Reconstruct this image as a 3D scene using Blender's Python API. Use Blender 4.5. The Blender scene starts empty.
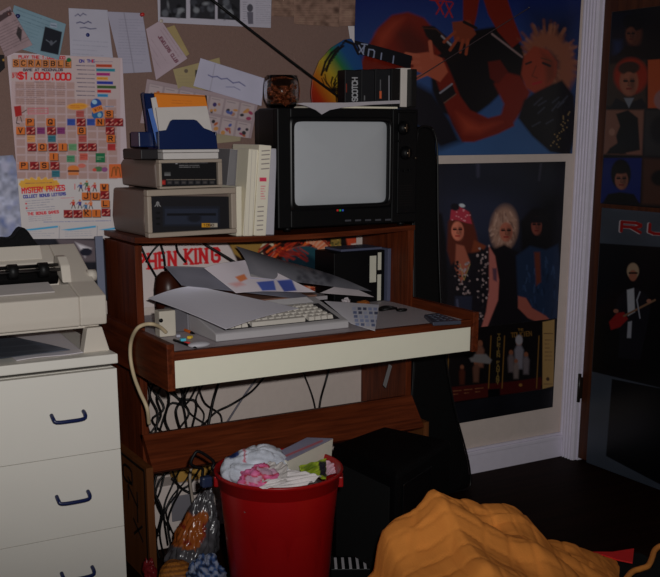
import bpy, bmesh, random
import numpy as np
from math import *
from mathutils import Vector, Matrix, noise
random.seed(7)
SC = bpy.context.scene; COL = SC.collection

# ------------------------------------------------------------------ camera and measuring
F = 1046.; CX = 325.; CY = 384.; P = atan2(254, 1046); YAW = radians(30); H = 1.35
def ray(x, y):
    r = x-CX; u = CY-y; h = F*cos(P)+u*sin(P); v = -F*sin(P)+u*cos(P)
    return (h*sin(YAW)+r*cos(YAW), h*cos(YAW)-r*sin(YAW), v)
def aY(x, y, Y): d = ray(x, y); t = Y/d[1]; return Vector((d[0]*t, Y, H+d[2]*t))
def aX(x, y, X): d = ray(x, y); t = X/d[0]; return Vector((X, d[1]*t, H+d[2]*t))
def aZ(x, y, Z): d = ray(x, y); t = (Z-H)/d[2]; return Vector((d[0]*t, d[1]*t, Z))
def proj(p):
    X, Y, Z = p[0], p[1], p[2]-H
    f = X*sin(YAW)+Y*cos(YAW); r = X*cos(YAW)-Y*sin(YAW)
    dz = f*cos(P)-Z*sin(P); u = f*sin(P)+Z*cos(P)
    return CX+F*r/dz, CY-F*u/dz
cam = bpy.data.cameras.new('camera'); co = bpy.data.objects.new('camera', cam); COL.objects.link(co)
cam.sensor_width = 36; cam.lens = F/660*36; cam.shift_x = (330-CX)/660; cam.shift_y = (CY-288.5)/660; cam.clip_start = .02
co.location = (0, 0, H); co.rotation_euler = (pi/2-P, 0, -YAW); SC.camera = co

# ------------------------------------------------------------------ light
FL = Vector((.10, .03, 1.43)); KF = 3.75
ld = bpy.data.lights.new('camera_flash', 'SPOT'); ld.energy = KF*4*pi*pi; ld.spot_size = radians(62); ld.spot_blend = 1
ld.shadow_soft_size = .022; ld.color = (1, .985, .97)
lo = bpy.data.objects.new('camera_flash', ld); COL.objects.link(lo); lo.location = FL
lo.rotation_euler = (pi/2-radians(5), 0, -YAW+.05); lo.scale = (2.44, 1, 1)   # a wide, low reflector
FR = lo.rotation_euler.to_matrix().transposed()
def reach(p):
    l = FR @ (Vector(p)-FL); c = -l.z/sqrt((l.x/2.44)**2+l.y**2+l.z**2); t = max(0, min(1, (c-cos(radians(31)))/(1-cos(radians(31))))); return max(.25, t*t*(3-2*t))
w = bpy.data.worlds.new('world'); SC.world = w; w.use_nodes = True
w.node_tree.nodes['Background'].inputs[0].default_value = (.5, .45, .4, 1)
w.node_tree.nodes['Background'].inputs[1].default_value = .0012
vs = SC.view_settings; vs.view_transform = 'Standard'; vs.look = 'None'; vs.exposure = .07; vs.gamma = 1

def lin(c): c = c/255.; return c/12.92 if c <= .04045 else ((c+.055)/1.055)**2.4
def alb(rgb, p=None, n=None):
    """colour of a surface from its look under the flash at p with normal n (p None: the colour as it is)"""
    g = 1.
    if p is not None:
        v = FL-Vector(p); r2 = v.length_squared
        c = max(.18, abs(v.normalized().dot(Vector(n).normalized()))) if n else .8
        g = r2/(KF*c*1.08*reach(p))
    g = min(g, .88/max(1e-4, max(lin(x) for x in rgb)))
    return tuple(lin(x)*g for x in rgb)

# ------------------------------------------------------------------ materials
def newmat(name, rough=.6, spec=.3):
    m = bpy.data.materials.new(name); m.use_nodes = True
    b = m.node_tree.nodes['Principled BSDF']; b.inputs['Roughness'].default_value = rough
    b.inputs['Specular IOR Level'].default_value = spec
    return m, m.node_tree, b
def M(name, rgb, at=None, n=(0, -1, 0), rough=.6, spec=.3, var=.06, scale=30, bump=0, bscale=80, metal=0):
    m, t, b = newmat(name, rough, spec); c = alb(rgb, at, n)
    b.inputs['Metallic'].default_value = metal
    tc = t.nodes.new('ShaderNodeTexCoord'); no = t.nodes.new('ShaderNodeTexNoise')
    no.inputs['Scale'].default_value = scale; no.inputs['Detail'].default_value = 4
    t.links.new(tc.outputs['Object'], no.inputs['Vector'])
    mx = t.nodes.new('ShaderNodeMix'); mx.data_type = 'RGBA'
    mx.inputs[6].default_value = (*[x*(1-var) for x in c], 1); mx.inputs[7].default_value = (*[min(.95, x*(1+var)) for x in c], 1)
    t.links.new(no.outputs['Fac'], mx.inputs[0]); t.links.new(mx.outputs[2], b.inputs['Base Color'])
    if bump:
        n2 = t.nodes.new('ShaderNodeTexNoise'); n2.inputs['Scale'].default_value = bscale; n2.inputs['Detail'].default_value = 5
        t.links.new(tc.outputs['Object'], n2.inputs['Vector'])
        bp = t.nodes.new('ShaderNodeBump'); bp.inputs['Strength'].default_value = bump; bp.inputs['Distance'].default_value = .01
        t.links.new(n2.outputs['Fac'], bp.inputs['Height']); t.links.new(bp.outputs['Normal'], b.inputs['Normal'])
    return m
def wood(name, dark, light, axis, rough=.45, spec=.16, s=1.):
    m, t, b = newmat(name, rough, spec)
    tc = t.nodes.new('ShaderNodeTexCoord'); mp = t.nodes.new('ShaderNodeMapping')
    sc = [34*s, 34*s, 34*s]; sc['XYZ'.index(axis)] = 2.2*s; mp.inputs['Scale'].default_value = sc
    t.links.new(tc.outputs['Object'], mp.inputs['Vector'])
    no = t.nodes.new('ShaderNodeTexNoise'); no.inputs['Scale'].default_value = 2.2; no.inputs['Detail'].default_value = 6; no.inputs['Distortion'].default_value = .6
    t.links.new(mp.outputs['Vector'], no.inputs['Vector'])
    r = t.nodes.new('ShaderNodeValToRGB'); r.color_ramp.elements[0].position = .32; r.color_ramp.elements[1].position = .68
    r.color_ramp.elements[0].color = (*dark, 1); r.color_ramp.elements[1].color = (*light, 1)
    t.links.new(no.outputs['Fac'], r.inputs['Fac']); t.links.new(r.outputs['Color'], b.inputs['Base Color'])
    return m
def colmat(name, rough=.6, spec=.25):
    m, t, b = newmat(name, rough, spec); a = t.nodes.new('ShaderNodeAttribute'); a.attribute_name = 'Col'
    t.links.new(a.outputs['Color'], b.inputs['Base Color']); return m

# ------------------------------------------------------------------ objects
def tag(o, label, cat, group=None, kind=None):
    if label: o['label'] = label
    if cat: o['category'] = cat
    if group: o['group'] = group
    if kind: o['kind'] = kind
    return o
def thing(name, label, cat, loc, group=None):
    o = bpy.data.objects.new(name, None); COL.objects.link(o); o.location = loc; o.empty_display_size = .05
    return tag(o, label, cat, group)
def wloc(o):
    v = Vector((0, 0, 0))
    while o is not None: v = v+o.location; o = o.parent
    return v
class MB:
    """collects shapes in world coordinates, links them as one mesh object"""
    def __init__(s): s.bm = bmesh.new()
    def add(s, verts, faces, smooth=False):
        vv = [s.bm.verts.new(v) for v in verts]
        for f in faces:
            try: g = s.bm.faces.new([vv[i] for i in f]); g.smooth = smooth
            except ValueError: pass
        return s
    def box(s, x0, x1, y0, y1, z0, z1, bev=0, rz=0, rx=0, ry=0, piv=None):
        b = bmesh.new(); bmesh.ops.create_cube(b, size=1)
        c = Vector(((x0+x1)/2, (y0+y1)/2, (z0+z1)/2))
        for v in b.verts: v.co = Vector((v.co.x*(x1-x0), v.co.y*(y1-y0), v.co.z*(z1-z0)))+c
        if bev: bmesh.ops.bevel(b, geom=b.edges[:], offset=bev, segments=2, affect='EDGES', profile=.5)
        if rz or rx or ry:
            p = Vector(piv) if piv else c
            R = Matrix.Rotation(rz, 3, 'Z') @ Matrix.Rotation(ry, 3, 'Y') @ Matrix.Rotation(rx, 3, 'X')
            for v in b.verts: v.co = R @ (v.co-p)+p
        s._merge(b); return s
    def _merge(s, b, smooth=False):
        b.verts.index_update(); vv = [s.bm.verts.new(v.co) for v in b.verts]
        for f in b.faces:
            g = s.bm.faces.new([vv[v.index] for v in f.verts]); g.smooth = f.smooth or smooth
        b.free()
    def tube(s, pts, r, n=8, sub=6, rr=None, close=True):
        pts = [Vector(p) for p in pts]
        if sub > 1 and len(pts) > 2:
            q = []
            for i in range(len(pts)-1):
                p0 = pts[max(0, i-1)]; p1 = pts[i]; p2 = pts[i+1]; p3 = pts[min(len(pts)-1, i+2)]
                for k in range(sub):
                    t = k/sub
                    q.append(.5*((2*p1)+(p2-p0)*t+(2*p0-5*p1+4*p2-p3)*t*t+(3*p1-p0-3*p2+p3)*t**3))
            q.append(pts[-1]); pts = q
        up = None; rings = []
        for i, p in enumerate(pts):
            d = (pts[min(i+1, len(pts)-1)]-pts[max(i-1, 0)]).normalized()
            if up is None: up = d.orthogonal().normalized()
            up = (up-d*up.dot(d)).normalized(); sd = d.cross(up)
            rad = r if rr is None else rr[0]+(rr[1]-rr[0])*i/(len(pts)-1)
            rings.append([p+(up*cos(2*pi*k/n)+sd*sin(2*pi*k/n))*rad for k in range(n)])
        vs_ = [v for g in rings for v in g]; fs = []
        for i in range(len(rings)-1):
            for k in range(n): fs.append((i*n+k, i*n+(k+1) % n, (i+1)*n+(k+1) % n, (i+1)*n+k))
        if close: fs += [tuple(range(n))[::-1], tuple(range((len(rings)-1)*n, len(rings)*n))]
        s.add(vs_, fs, True); return s
    def lathe(s, prof, c, n=40, axis='Z', smooth=True):
        vs_ = []
        for (r, h) in prof:
            for k in range(n):
                a = 2*pi*k/n
                if axis == 'Z': vs_.append((c[0]+r*cos(a), c[1]+r*sin(a), c[2]+h))
                elif axis == 'Y': vs_.append((c[0]+r*cos(a), c[1]+h, c[2]+r*sin(a)))
                else: vs_.append((c[0]+h, c[1]+r*cos(a), c[2]+r*sin(a)))
        fs = []
        for i in range(len(prof)-1):
            for k in range(n): fs.append((i*n+k, i*n+(k+1) % n, (i+1)*n+(k+1) % n, (i+1)*n+k))
        s.add(vs_, fs, smooth); return s
    def prism(s, poly, off, bev=0):
        """closed outline (3D points) pushed along off"""
        b = bmesh.new(); o = Vector(off); n = len(poly)
        a = [b.verts.new(Vector(p)) for p in poly]; c = [b.verts.new(Vector(p)+o) for p in poly]
        b.faces.new(a); b.faces.new(c[::-1])
        for i in range(n): b.faces.new((a[i], c[i], c[(i+1) % n], a[(i+1) % n]))
        bmesh.ops.recalc_face_normals(b, faces=b.faces)
        if bev: bmesh.ops.bevel(b, geom=[e for e in b.edges], offset=bev, segments=2, affect='EDGES', profile=.5)
        bmesh.ops.triangulate(b, faces=[f for f in b.faces if len(f.verts) > 4])
        s._merge(b); return s
    def build(s, name, m, parent=None, origin=None, label=None):
        bmesh.ops.recalc_face_normals(s.bm, faces=s.bm.faces)
        if parent is not None: o0 = wloc(parent)
        elif origin is not None: o0 = Vector(origin)
        else:
            c = [v.co for v in s.bm.verts]
            o0 = Vector((sum(v.x for v in c)/len(c), sum(v.y for v in c)/len(c), min(v.z for v in c)))
        bmesh.ops.translate(s.bm, verts=s.bm.verts, vec=-o0)
        me = bpy.data.meshes.new(name); s.bm.to_mesh(me); s.bm.free(); me.materials.append(m)
        o = bpy.data.objects.new(name, me); COL.objects.link(o)
        if parent is not None: o.parent = parent
        else: o.location = o0
        if label: o['label'] = label
        return o
def bx(*a, **k): return MB().box(*a, **k)
def struct(name, mb, m): o = mb.build(name, m); o['kind'] = 'structure'; return o

# ------------------------------------------------------------------ painter for printed surfaces
G = {'A':'0605 2 20 45 46|0444','B':'0006 0030 3041 4142 4233 3303|3344 4445 4536 3606','C':'4130 3010 1001 0105 0516 1636 3645','D':'0006 0030 3041 4145 4536 3606',
'E':'4000 0006 0646|0333','F':'4000 0006|0333','G':'4130 3010 1001 0105 0516 1636 3645 4543 4323','H':'0006|4046|0343','I':'2026','J':'4045 4536 3616 1605','K':'0006|4003|1346','L':'0006 0646',
'M':'0600 0023 2340 4046','N':'0600 0046 4640','O':'1030 3041 4145 4536 3616 1605 0501 0110','P':'0600 0030 3041 4142 4233 3303','Q':'1030 3041 4145 4536 3616 1605 0501 0110|2446','R':'0600 0030 3041 4142 4233 3303|2346',
'S':'4130 3010 1001 0102 0213 1333 3344 4445 4536 3616 1605','T':'0040|2026','U':'0005 0516 1636 3645 4540','V':'0026 2640','W':'0016 1623 2336 3640','X':'0046|4006','Y':'0023 2340|2326','Z':'0040 4006 0646',
'0':'1030 3041 4145 4536 3616 1605 0501 0110','1':'1120 2026','$':'4130 3010 1001 0102 0213 1333 3344 4445 4536 3616 1605|2026','!':'2024|2526',',':'2526','.':'2526','-':'1333','5':'4000 0003 0333 3344 4445 4536 3606','8':'1030 3041 4142 4213 1301 0110|1304 0405 0516 1636 3645 4544 4433'}
def glyph(ch):
    if ch == 'A': return [((0, 6), (2, 0)), ((2, 0), (4, 6)), ((.8, 4), (3.2, 4))]
    return [((int(q[0]), int(q[1])), (int(q[2]), int(q[3]))) for part in G.get(ch, '').split('|') for q in part.split() if len(q) == 4]
class Paint:
    def __init__(s, X, Y, base): s.X = X.ravel(); s.Y = Y.ravel(); s.C = np.tile(np.array([lin(c) for c in base]), (s.X.size, 1)); s.rng = np.random.default_rng(3)
    def _sub(s, x0, y0, x1, y1): return np.nonzero((s.X > x0-1.5) & (s.X < x1+1.5) & (s.Y > y0-1.5) & (s.Y < y1+1.5))[0]
    def _mix(s, I, a, col):
        c = np.array([lin(v) for v in col]); a = np.clip(a, 0, 1)[:, None]; s.C[I] = s.C[I]*(1-a)+c*a
    def line(s, pts, col, w=1., soft=.7, al=1.):
        for p, q in zip(pts[:-1], pts[1:]):
            I = s._sub(min(p[0], q[0])-w, min(p[1], q[1])-w, max(p[0], q[0])+w, max(p[1], q[1])+w)
            if not I.size: continue
            dx, dy = q[0]-p[0], q[1]-p[1]; L = dx*dx+dy*dy or 1e-9
            t = np.clip(((s.X[I]-p[0])*dx+(s.Y[I]-p[1])*dy)/L, 0, 1)
            d = np.hypot(s.X[I]-p[0]-t*dx, s.Y[I]-p[1]-t*dy); s._mix(I, al*((w/2-d)/soft+.5), col)
    def poly(s, pts, col, soft=.8, al=1.):
        xs = [p[0] for p in pts]; ys = [p[1] for p in pts]; I = s._sub(min(xs)-soft, min(ys)-soft, max(xs)+soft, max(ys)+soft)
        if not I.size: return
        x = s.X[I]; y = s.Y[I]; ins = np.zeros(I.size, bool); dm = np.full(I.size, 1e9); n = len(pts)
        for i in range(n):
            (ax, ay), (bx_, by) = pts[i], pts[(i+1) % n]; dx, dy = bx_-ax, by-ay
            c = ((ay > y) != (by > y))
            with np.errstate(divide='ignore', invalid='ignore'): c &= x < (dx*(y-ay)/(dy if dy else 1e-9)+ax)
            ins ^= c; t = np.clip(((x-ax)*dx+(y-ay)*dy)/((dx*dx+dy*dy) or 1e-9), 0, 1); dm = np.minimum(dm, np.hypot(x-ax-t*dx, y-ay-t*dy))
        s._mix(I, al*(np.where(ins, dm, -dm)/soft+.5), col)
    def ell(s, cx, cy, rx, ry, col, rot=0, soft=.8, al=1.):
        R = max(rx, ry)+soft; I = s._sub(cx-R, cy-R, cx+R, cy+R)
        if not I.size: return
        c, d = cos(rot), sin(rot); u = (s.X[I]-cx)*c+(s.Y[I]-cy)*d; v = -(s.X[I]-cx)*d+(s.Y[I]-cy)*c
        q = np.sqrt((u/rx)**2+(v/ry)**2); s._mix(I, al*((1-q)*min(rx, ry)/soft+.5), col)
    def rect(s, x0, y0, x1, y1, col, soft=.6, al=1., sk=0): s.poly([(x0, y0), (x1, y0+sk*(x1-x0)), (x1, y1+sk*(x1-x0)), (x0, y1)], col, soft, al)
    def text(s, st, x, y, h, cw, col, w=.8, ang=0, gap=.3, al=1., sl=0):
        c, d = cos(ang), sin(ang); px = 0
        for ch in st:
            for (a, b) in glyph(ch):
                q = []
                for (u, v) in (a, b):
                    U = px+u/4*cw+sl*(6-v)/6*h; V = v/6*h; q.append((x+U*c-V*d, y+U*d+V*c))
                s.line(q, col, w, .6, al)
            px += cw*(1+gap)
    def scribble(s, x0, y0, x1, y1, rows, col, w=.6, al=.6, ang=0, seed=1):
        """lines of small illegible print"""
        r = random.Random(seed); c, d = cos(ang), sin(ang)
        for i in range(rows):
            yy = (y1-y0)*(i+.5)/rows; x = 0; W = (x1-x0)*(1 if r.random() < .7 else r.uniform(.5, .9))
            while x < W:
                l = r.uniform(1.5, 5)
                s.line([(x0+x*c-yy*d, y0+x*d+yy*c), (x0+min(W, x+l)*c-yy*d, y0+min(W, x+l)*d+yy*c)], col, w, .7, al*r.uniform(.6, 1)); x += l+r.uniform(.8, 1.6)
    def noise(s, amt, sc=1., seed=0):
        """blotches, sc px wide"""
        r = np.random.default_rng(seed); N = 64; T = r.random((N, N))
        u = (s.X/sc) % N; v = (s.Y/sc) % N; i = u.astype(int) % N; j = v.astype(int) % N; fu = u-np.floor(u); fv = v-np.floor(v)
        n = T[i, j]*(1-fu)*(1-fv)+T[(i+1) % N, j]*fu*(1-fv)+T[i, (j+1) % N]*(1-fu)*fv+T[(i+1) % N, (j+1) % N]*fu*fv
        s.C *= (1+amt*(n-.5)*2)[:, None]; return n
def sheet(name, P4, base, fn=None, res=1.6, mat=None, bend=None, parent=None, label=None, cat=None, group=None, thick=.0006, gain=True, k=1., nrm=None, rough=.6, spec=.25, cut=None):
    """P4: corners TL TR BR BL; fn paints it in the frame of the flat sheet seen from where it was measured"""
    TL, TR, BR, BL = [Vector(p) for p in P4]
    q = [proj(p) for p in (TL, TR, BR, BL)]
    W = max(hypot(q[1][0]-q[0][0], q[1][1]-q[0][1]), hypot(q[2][0]-q[3][0], q[2][1]-q[3][1])); Hh = max(hypot(q[3][0]-q[0][0], q[3][1]-q[0][1]), hypot(q[2][0]-q[1][0], q[2][1]-q[1][1]))
    nx = max(2, int(W*res)); ny = max(2, int(Hh*res))
    u = np.linspace(0, 1, nx+1)[None, :, None]; v = np.linspace(0, 1, ny+1)[:, None, None]
    a = [np.array(p) for p in (TL, TR, BR, BL)]
    pos = a[0]*(1-u)*(1-v)+a[1]*u*(1-v)+a[2]*u*v+a[3]*(1-u)*v
    f = pos[..., 0]*sin(YAW)+pos[..., 1]*cos(YAW); r = pos[..., 0]*cos(YAW)-pos[..., 1]*sin(YAW); Z = pos[..., 2]-H
    dz = f*cos(P)-Z*sin(P); PX = CX+F*r/dz; PY = CY-F*(f*sin(P)+Z*cos(P))/dz
    pt = Paint(PX, PY, base)
    if fn: fn(pt)
    n = (TR-TL).cross(BL-TL).normalized()
    c = (TL+TR+BR+BL)/4
    g = 1.
    if gain:
        vv = FL-c; nn = Vector(nrm) if nrm else n; g = vv.length_squared/(KF*reach(c)*max(.2, abs(vv.normalized().dot(nn))))
    C = pt.C*g*k**2.2/1.12; C = C*np.minimum(1, .88/np.maximum(C.max(axis=1, keepdims=True), 1e-4))
    if n.dot(FL-c) < 0: n = -n
    if bend is not None:
        U = u[..., 0]*np.ones((ny+1, 1)); V = v[..., 0]*np.ones((1, nx+1)); b = bend(U, V)
        pos = pos+b[..., None]*np.array(n) if b.ndim == 2 else pos+b
    o0 = wloc(parent) if parent else Vector((c.x, c.y, float(pos[..., 2].min())))
    vt = (pos-np.array(o0)).reshape(-1, 3); idx = np.arange((nx+1)*(ny+1)).reshape(ny+1, nx+1)
    fc = np.stack([idx[:-1, :-1], idx[1:, :-1], idx[1:, 1:], idx[:-1, 1:]], -1).reshape(-1, 4)
    if cut is not None:
        K = cut(PX, PY); fm = (K[:-1, :-1] & K[1:, :-1] & K[1:, 1:] & K[:-1, 1:]).ravel(); fc = fc[fm]
        use = np.unique(fc); mp = -np.ones(len(vt), int); mp[use] = np.arange(len(use)); fc = mp[fc]; vt = vt[use]; C = C[use]
    me = bpy.data.meshes.new(name); me.from_pydata(vt.tolist(), [], fc.tolist())
    at = me.color_attributes.new('Col', 'FLOAT_COLOR', 'POINT'); at.data.foreach_set('color', np.concatenate([C, np.ones((len(C), 1))], 1).ravel())
    me.materials.append(mat or colmat(name+'_print', rough, spec)); me.shade_smooth()
    o = bpy.data.objects.new(name, me); COL.objects.link(o)
    so = o.modifiers.new('thickness', 'SOLIDIFY'); so.thickness = thick; so.offset = 0
    if parent: o.parent = parent
    else: o.location = o0
    if label: tag(o, label, cat, group)
    return o
YB = 3.185
def on_wall(px, Y): return [aY(x, y, Y) for x, y in px]
PAPER = colmat('printed_paper', .65, .2); GLOSSY = colmat('glossy_print', .3, .4)

# ------------------------------------------------------------------ the room
LAM = ((.066, .0115, .0030), (.155, .030, .0085))
WOODZ = wood('red_brown_laminate_upright', *LAM, 'Z'); WOODX = wood('red_brown_laminate_long', *LAM, 'X'); WOODY = wood('red_brown_laminate_deep', *LAM, 'Y')
FLOORM = wood('dark_floorboards', (.008, .0022, .0010), (.018, .006, .0028), 'X', .6, .05, .5)
WALLM = M('white_wall_paint', (90, 83, 79), (2.7, 3.2, .2), rough=.7, bump=.15, bscale=60)
CASM = M('white_gloss_trim', (100, 97, 104), (3.0, 3.15, 1.3), (-1, 0, 0), rough=.45)
CASM.node_tree.nodes['Principled BSDF'].inputs['Base Color'].default_value = (.7, .68, .68, 1)
struct('floor', bx(-1.2, 3.3, -1.5, 3.3, -.05, 0), FLOORM)
struct('wall_back', bx(-1.2, 3.3, 3.2, 3.3, 0, 2.4), WALLM)
FARM = M('low_bounce_wall', (110, 100, 92), None, rough=.9); struct('wall_left', bx(-1.3, -1.2, -1.5, 3.3, 0, 2.4), FARM)  # unseen left wall and ceiling, coloured darker to bounce less flash light
mb = MB(); mb.box(3.06, 3.16, -1.5, 2.24, 0, 2.4).box(3.06, 3.16, 3.12, 3.3, 0, 2.4).box(3.06, 3.16, 2.24, 3.12, 2.08, 2.4).box(3.02, 3.06, -1.5, 2.22, 0, 2.4).box(3.02, 3.06, 3.12, 3.2, 0, 2.4).box(3.02, 3.06, 2.22, 3.12, 2.08, 2.4)
struct('wall_right', mb, WALLM)
struct('ceiling', bx(-1.3, 3.3, -1.5, 3.3, 2.4, 2.45), FARM)
mb = MB(); mb.box(2.06, 3.0, 3.182, 3.2, 0, .082, .002); mb.box(2.06, 3.0, 3.178, 3.2, .078, .096, .004); mb.box(2.06, 3.0, 3.185, 3.2, .096, .106, .002); mb.box(-.4, 2.06, 3.182, 3.2, 0, .096, .002)
struct('baseboard_back', mb, CASM)
mb = MB(); mb.box(2.998, 3.02, 3.112, 3.2, 0, 2.1, .003)
for k in range(5): mb.box(2.993, 3.0, 3.118+k*.0165, 3.127+k*.0165, .0, 2.1, .003)
mb.box(3.0, 3.02, 2.12, 2.22, 0, 2.1, .003); mb.box(2.998, 3.02, 2.12, 3.2, 2.08, 2.18, .003)
mb.box(3.02, 3.05, 3.108, 3.118, 0, 2.08)
struct('trim_1', mb, CASM)
DM = ((.04, .010, .004), (.085, .024, .009))
DOORM = wood('brown_door_veneer', *DM, 'Z', .4, .3, .6)
door = struct('door_1', bx(3.02, 3.055, 2.24, 3.106, .012, 2.06, .002), DOORM)
hg = MB(); hg.box(3.004, 3.02, 3.1, 3.114, .27, .36, .002); hg.tube([(3.005, 3.107, .255), (3.005, 3.107, .375)], .007, 8)
hg.build('hinge', M('dark_hinge_metal', (30, 22, 16), None, rough=.4, spec=.5), door)

# bulletin board
BRD = M('taupe_fibreboard', (74, 58, 53), (1.6, 3.19, 1.65), rough=.85, var=.12, scale=120, bump=.3, bscale=250)
xb = aY(354, 10, YB).x
mb = bx(-.35, xb, YB, 3.2, .99, 2.35, .002)
tag(mb.build('bulletin_board', BRD), 'large taupe fibreboard notice board covering the upper wall behind the desk', 'notice board')

# ------------------------------------------------------------------ desk
desk = thing('computer_desk', 'red-brown laminate computer desk with raised shelf and white front panel', 'desk', (1.53, 2.9, 0))
XL, XR = 1.04, 2.022; T = .022
GREYTOP = M('grey_desktop', (190, 180, 184), None, rough=.5, var=.05)
WHITEP = M('cream_white_laminate', (174, 172, 157), (1.5, 2.57, .7), rough=.45, var=.02)
for (x0, x1) in ((XL, XL+T), (XR-T, XR)):
    MB().box(x0, x1, 2.905, 3.197 if x0 > 1.5 else 3.18, 0.02, 1.024, .001).build('side_panel', WOODZ, desk)
def zsh(x): u = (x-XL)/(XR-XL); return 1.048-.007*u-.013*sin(pi*max(0, min(1, u)))
mb = MB(); N_ = 16; xs = [XL+(XR-XL)*i/N_ for i in range(N_+1)]
mb.prism([(x, 2.9, zsh(x)) for x in xs]+[(x, 2.9, zsh(x)-.016) for x in xs[::-1]], (0, .28, 0)); mb.build('shelf', WOODX, desk)
XT = 1.020
MB().box(XL+T, XR-T, 2.592, 3.17, .748, .77).box(XT, XL+T, 2.592, 2.903, .748, .77).build('desktop', GREYTOP, desk)
MB().box(XT, XR-.002, 2.574, 2.592, .748, .7715, .001).build('edge_strip', WOODX, desk)
MB().box(XT, XR-.004, 2.578, 2.592, .671, .748, .001).build('front_panel', WHITEP, desk)
MB().box(XT-T, XT, 2.57, 3.18, .666, .795, .002).build('side_rail', WOODY, desk)
MB().box(XR-.002, XR-.002+T, 2.568, 2.99, .668, .795, .002).build('side_rail', WOODY, desk)
mb = MB(); mb.prism([(XL, 2.90, .455), (XL, 2.822, .36), (XL, 2.84, .348), (XL, 2.93, .45)], (XR-XL, 0, 0)); mb.build('foot_rail', WOODX, desk)
def foot(x, s):
    return MB().prism([(x, 2.825, 0), (x, 2.825, .374), (x, 3.18, .378), (x, 3.18, 0)], (s*T, 0, 0))
FOOTM = wood('orange_brown_board', (.11, .035, .009), (.16, .052, .014), 'Z', .5, .3, .7)
fl = foot(XL, -1).build('foot_panel', FOOTM, desk); foot(XR, 1).build('foot_panel', FOOTM, desk)
INK = M('black_marker', (14, 11, 12), None, rough=.6)
mb = MB(); xx = XL-T-.001
def seg(m, a, b, wd, x=xx):
    a = Vector((x, *a)); b = Vector((x, *b)); d = (b-a).normalized(); s = Vector((1, 0, 0)).cross(d)*wd/2
    m.prism([a-s, b-s, b+s, a+s], (-.0008, 0, 0))
seg(mb, (2.840, 0), (2.840, .362), .008); seg(mb, (2.840, .362), (3.17, .365), .008)
mb.build('black_edging', INK, fl)
mb = MB()
for (st, y0, z0) in (('Q', 3.03, .335), ('N', 2.99, .275), ('I', 2.955, .225), ('X', 2.955, .175)):   # marker strokes down the board
    for (a, b) in glyph(st):
        seg(mb, (y0-a[0]*.020, z0-a[1]*.0085), (y0-b[0]*.020, z0-b[1]*.0085), .008)
mb.build('marker_scrawl', INK, fl)

# ------------------------------------------------------------------ chest of drawers
CH = M('white_painted_chest', (149, 146, 140), (.7, 2.62, .5), rough=.5, var=.025, scale=8)
chest = thing('chest_of_drawers', 'white chest of drawers with blue bow handles under the printer', 'chest of drawers', (.5, 2.9, 0))
CX1 = .878
MB().box(.02, CX1-.006, 2.64, 3.15, 0, .738, .002).build('body', CH, chest)
MB().box(.01, CX1, 2.615, 3.16, .750, .776, .003).build('top', CH, chest)
DKG = M('painted_gap_shadow', (60, 56, 52), None, rough=.8)  # dark colour stands in for the shadow in the gap under the top
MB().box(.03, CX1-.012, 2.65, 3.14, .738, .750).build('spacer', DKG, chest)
BLUE = M('navy_plastic', (7, 16, 50), (.75, 2.6, .6), rough=.35, spec=.5)
for (z0, z1) in ((.5145, .7365), (.2925, .5132), (.075, .2912)):
    dr = MB().box(.022, CX1-.004, 2.618, 2.642, z0, z1, .0008).build('drawer', CH, chest)
    for xc in (.735, .20):
        zh = z0+.105
        MB().tube([(xc-.042, 2.617, zh+.013), (xc-.042, 2.600, zh+.006), (xc-.036, 2.594, zh-.002), (xc, 2.592, zh-.003), (xc+.036, 2.594, zh-.002), (xc+.042, 2.600, zh+.006), (xc+.042, 2.617, zh+.013)], .0052, 8, 3).build('handle', BLUE, dr)
MB().box(.04, CX1-.03, 2.65, 2.66, 0, .07).build('plinth', CH, chest)

# ------------------------------------------------------------------ printer on its stand
PB = M('beige_computer_plastic', (150, 143, 134), (.75, 2.66, .88), rough=.55, var=.03)
PD = M('black_rubber', (16, 15, 16), None, rough=.5)
PM = M('steel_rod', (120, 118, 120), None, rough=.3, metal=1)
st = thing('printer_stand', 'beige slotted printer stand with splayed legs on the white chest', 'printer stand', (.5, 2.85, .776))
MB().box(.1, .855, 2.69, 3.08, .838, .849, .003).build('platform', PB, st)
for xr in (.845, .115):
    for y0, y1 in ((2.665, 2.70), (3.04, 3.08)):
        s_ = 1 if xr > .5 else -1
        MB().prism([(xr-.030, y0, .842), (xr+.010, y0, .842), (xr+.028, y0, .776), (xr-.044, y0, .776)], (0, y1-y0, 0), .002).build('leg', PB, st)
pr = thing('dot_matrix_printer', 'beige dot matrix printer on the white chest', 'printer', (.5, 2.85, .849))
y0 = 2.655
mb = MB().prism([(.09, y0+.004, .850), (.09, y0, .872), (.09, y0-.001, .928), (.09, y0+.085, .953), (.09, y0+.088, .93), (.09, y0+.175, .935), (.09, y0+.19, 1.0), (.09, y0+.255, 1.040), (.09, y0+.30, 1.035), (.09, y0+.30, .850)], (.705, 0, 0), .004)
mb.prism([(.795, y0+.004, .850), (.795, y0, .872), (.795, y0-.001, .928), (.795, y0+.09, .955), (.795, y0+.255, 1.040), (.795, y0+.30, 1.035), (.795, y0+.30, .850)], (.072, 0, 0), .004); mb.build('case', PB, pr)
MB().prism([(.095, y0+.09, .9315), (.095, y0+.174, .9355), (.095, y0+.174, .938), (.095, y0+.09, .934)], (.695, 0, 0)).build('paper_well', M('grey_well', (66, 62, 60), (.7, 2.75, .95), rough=.6), pr)
MB().prism([(.778, y0+.085, .955), (.778, y0+.095, 1.00), (.778, y0+.12, 1.022), (.778, y0+.15, 1.022), (.778, y0+.175, .985)], (.026, 0, 0), .003).build('side_cover', PB, pr)
MB().tube([(.12, y0+.10, .990), (.780, y0+.10, .990)], .0042, 10).tube([(.12, y0+.118, 1.001), (.780, y0+.118, 1.001)], .0042, 10).build('bail_rod', PM, pr)
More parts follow.
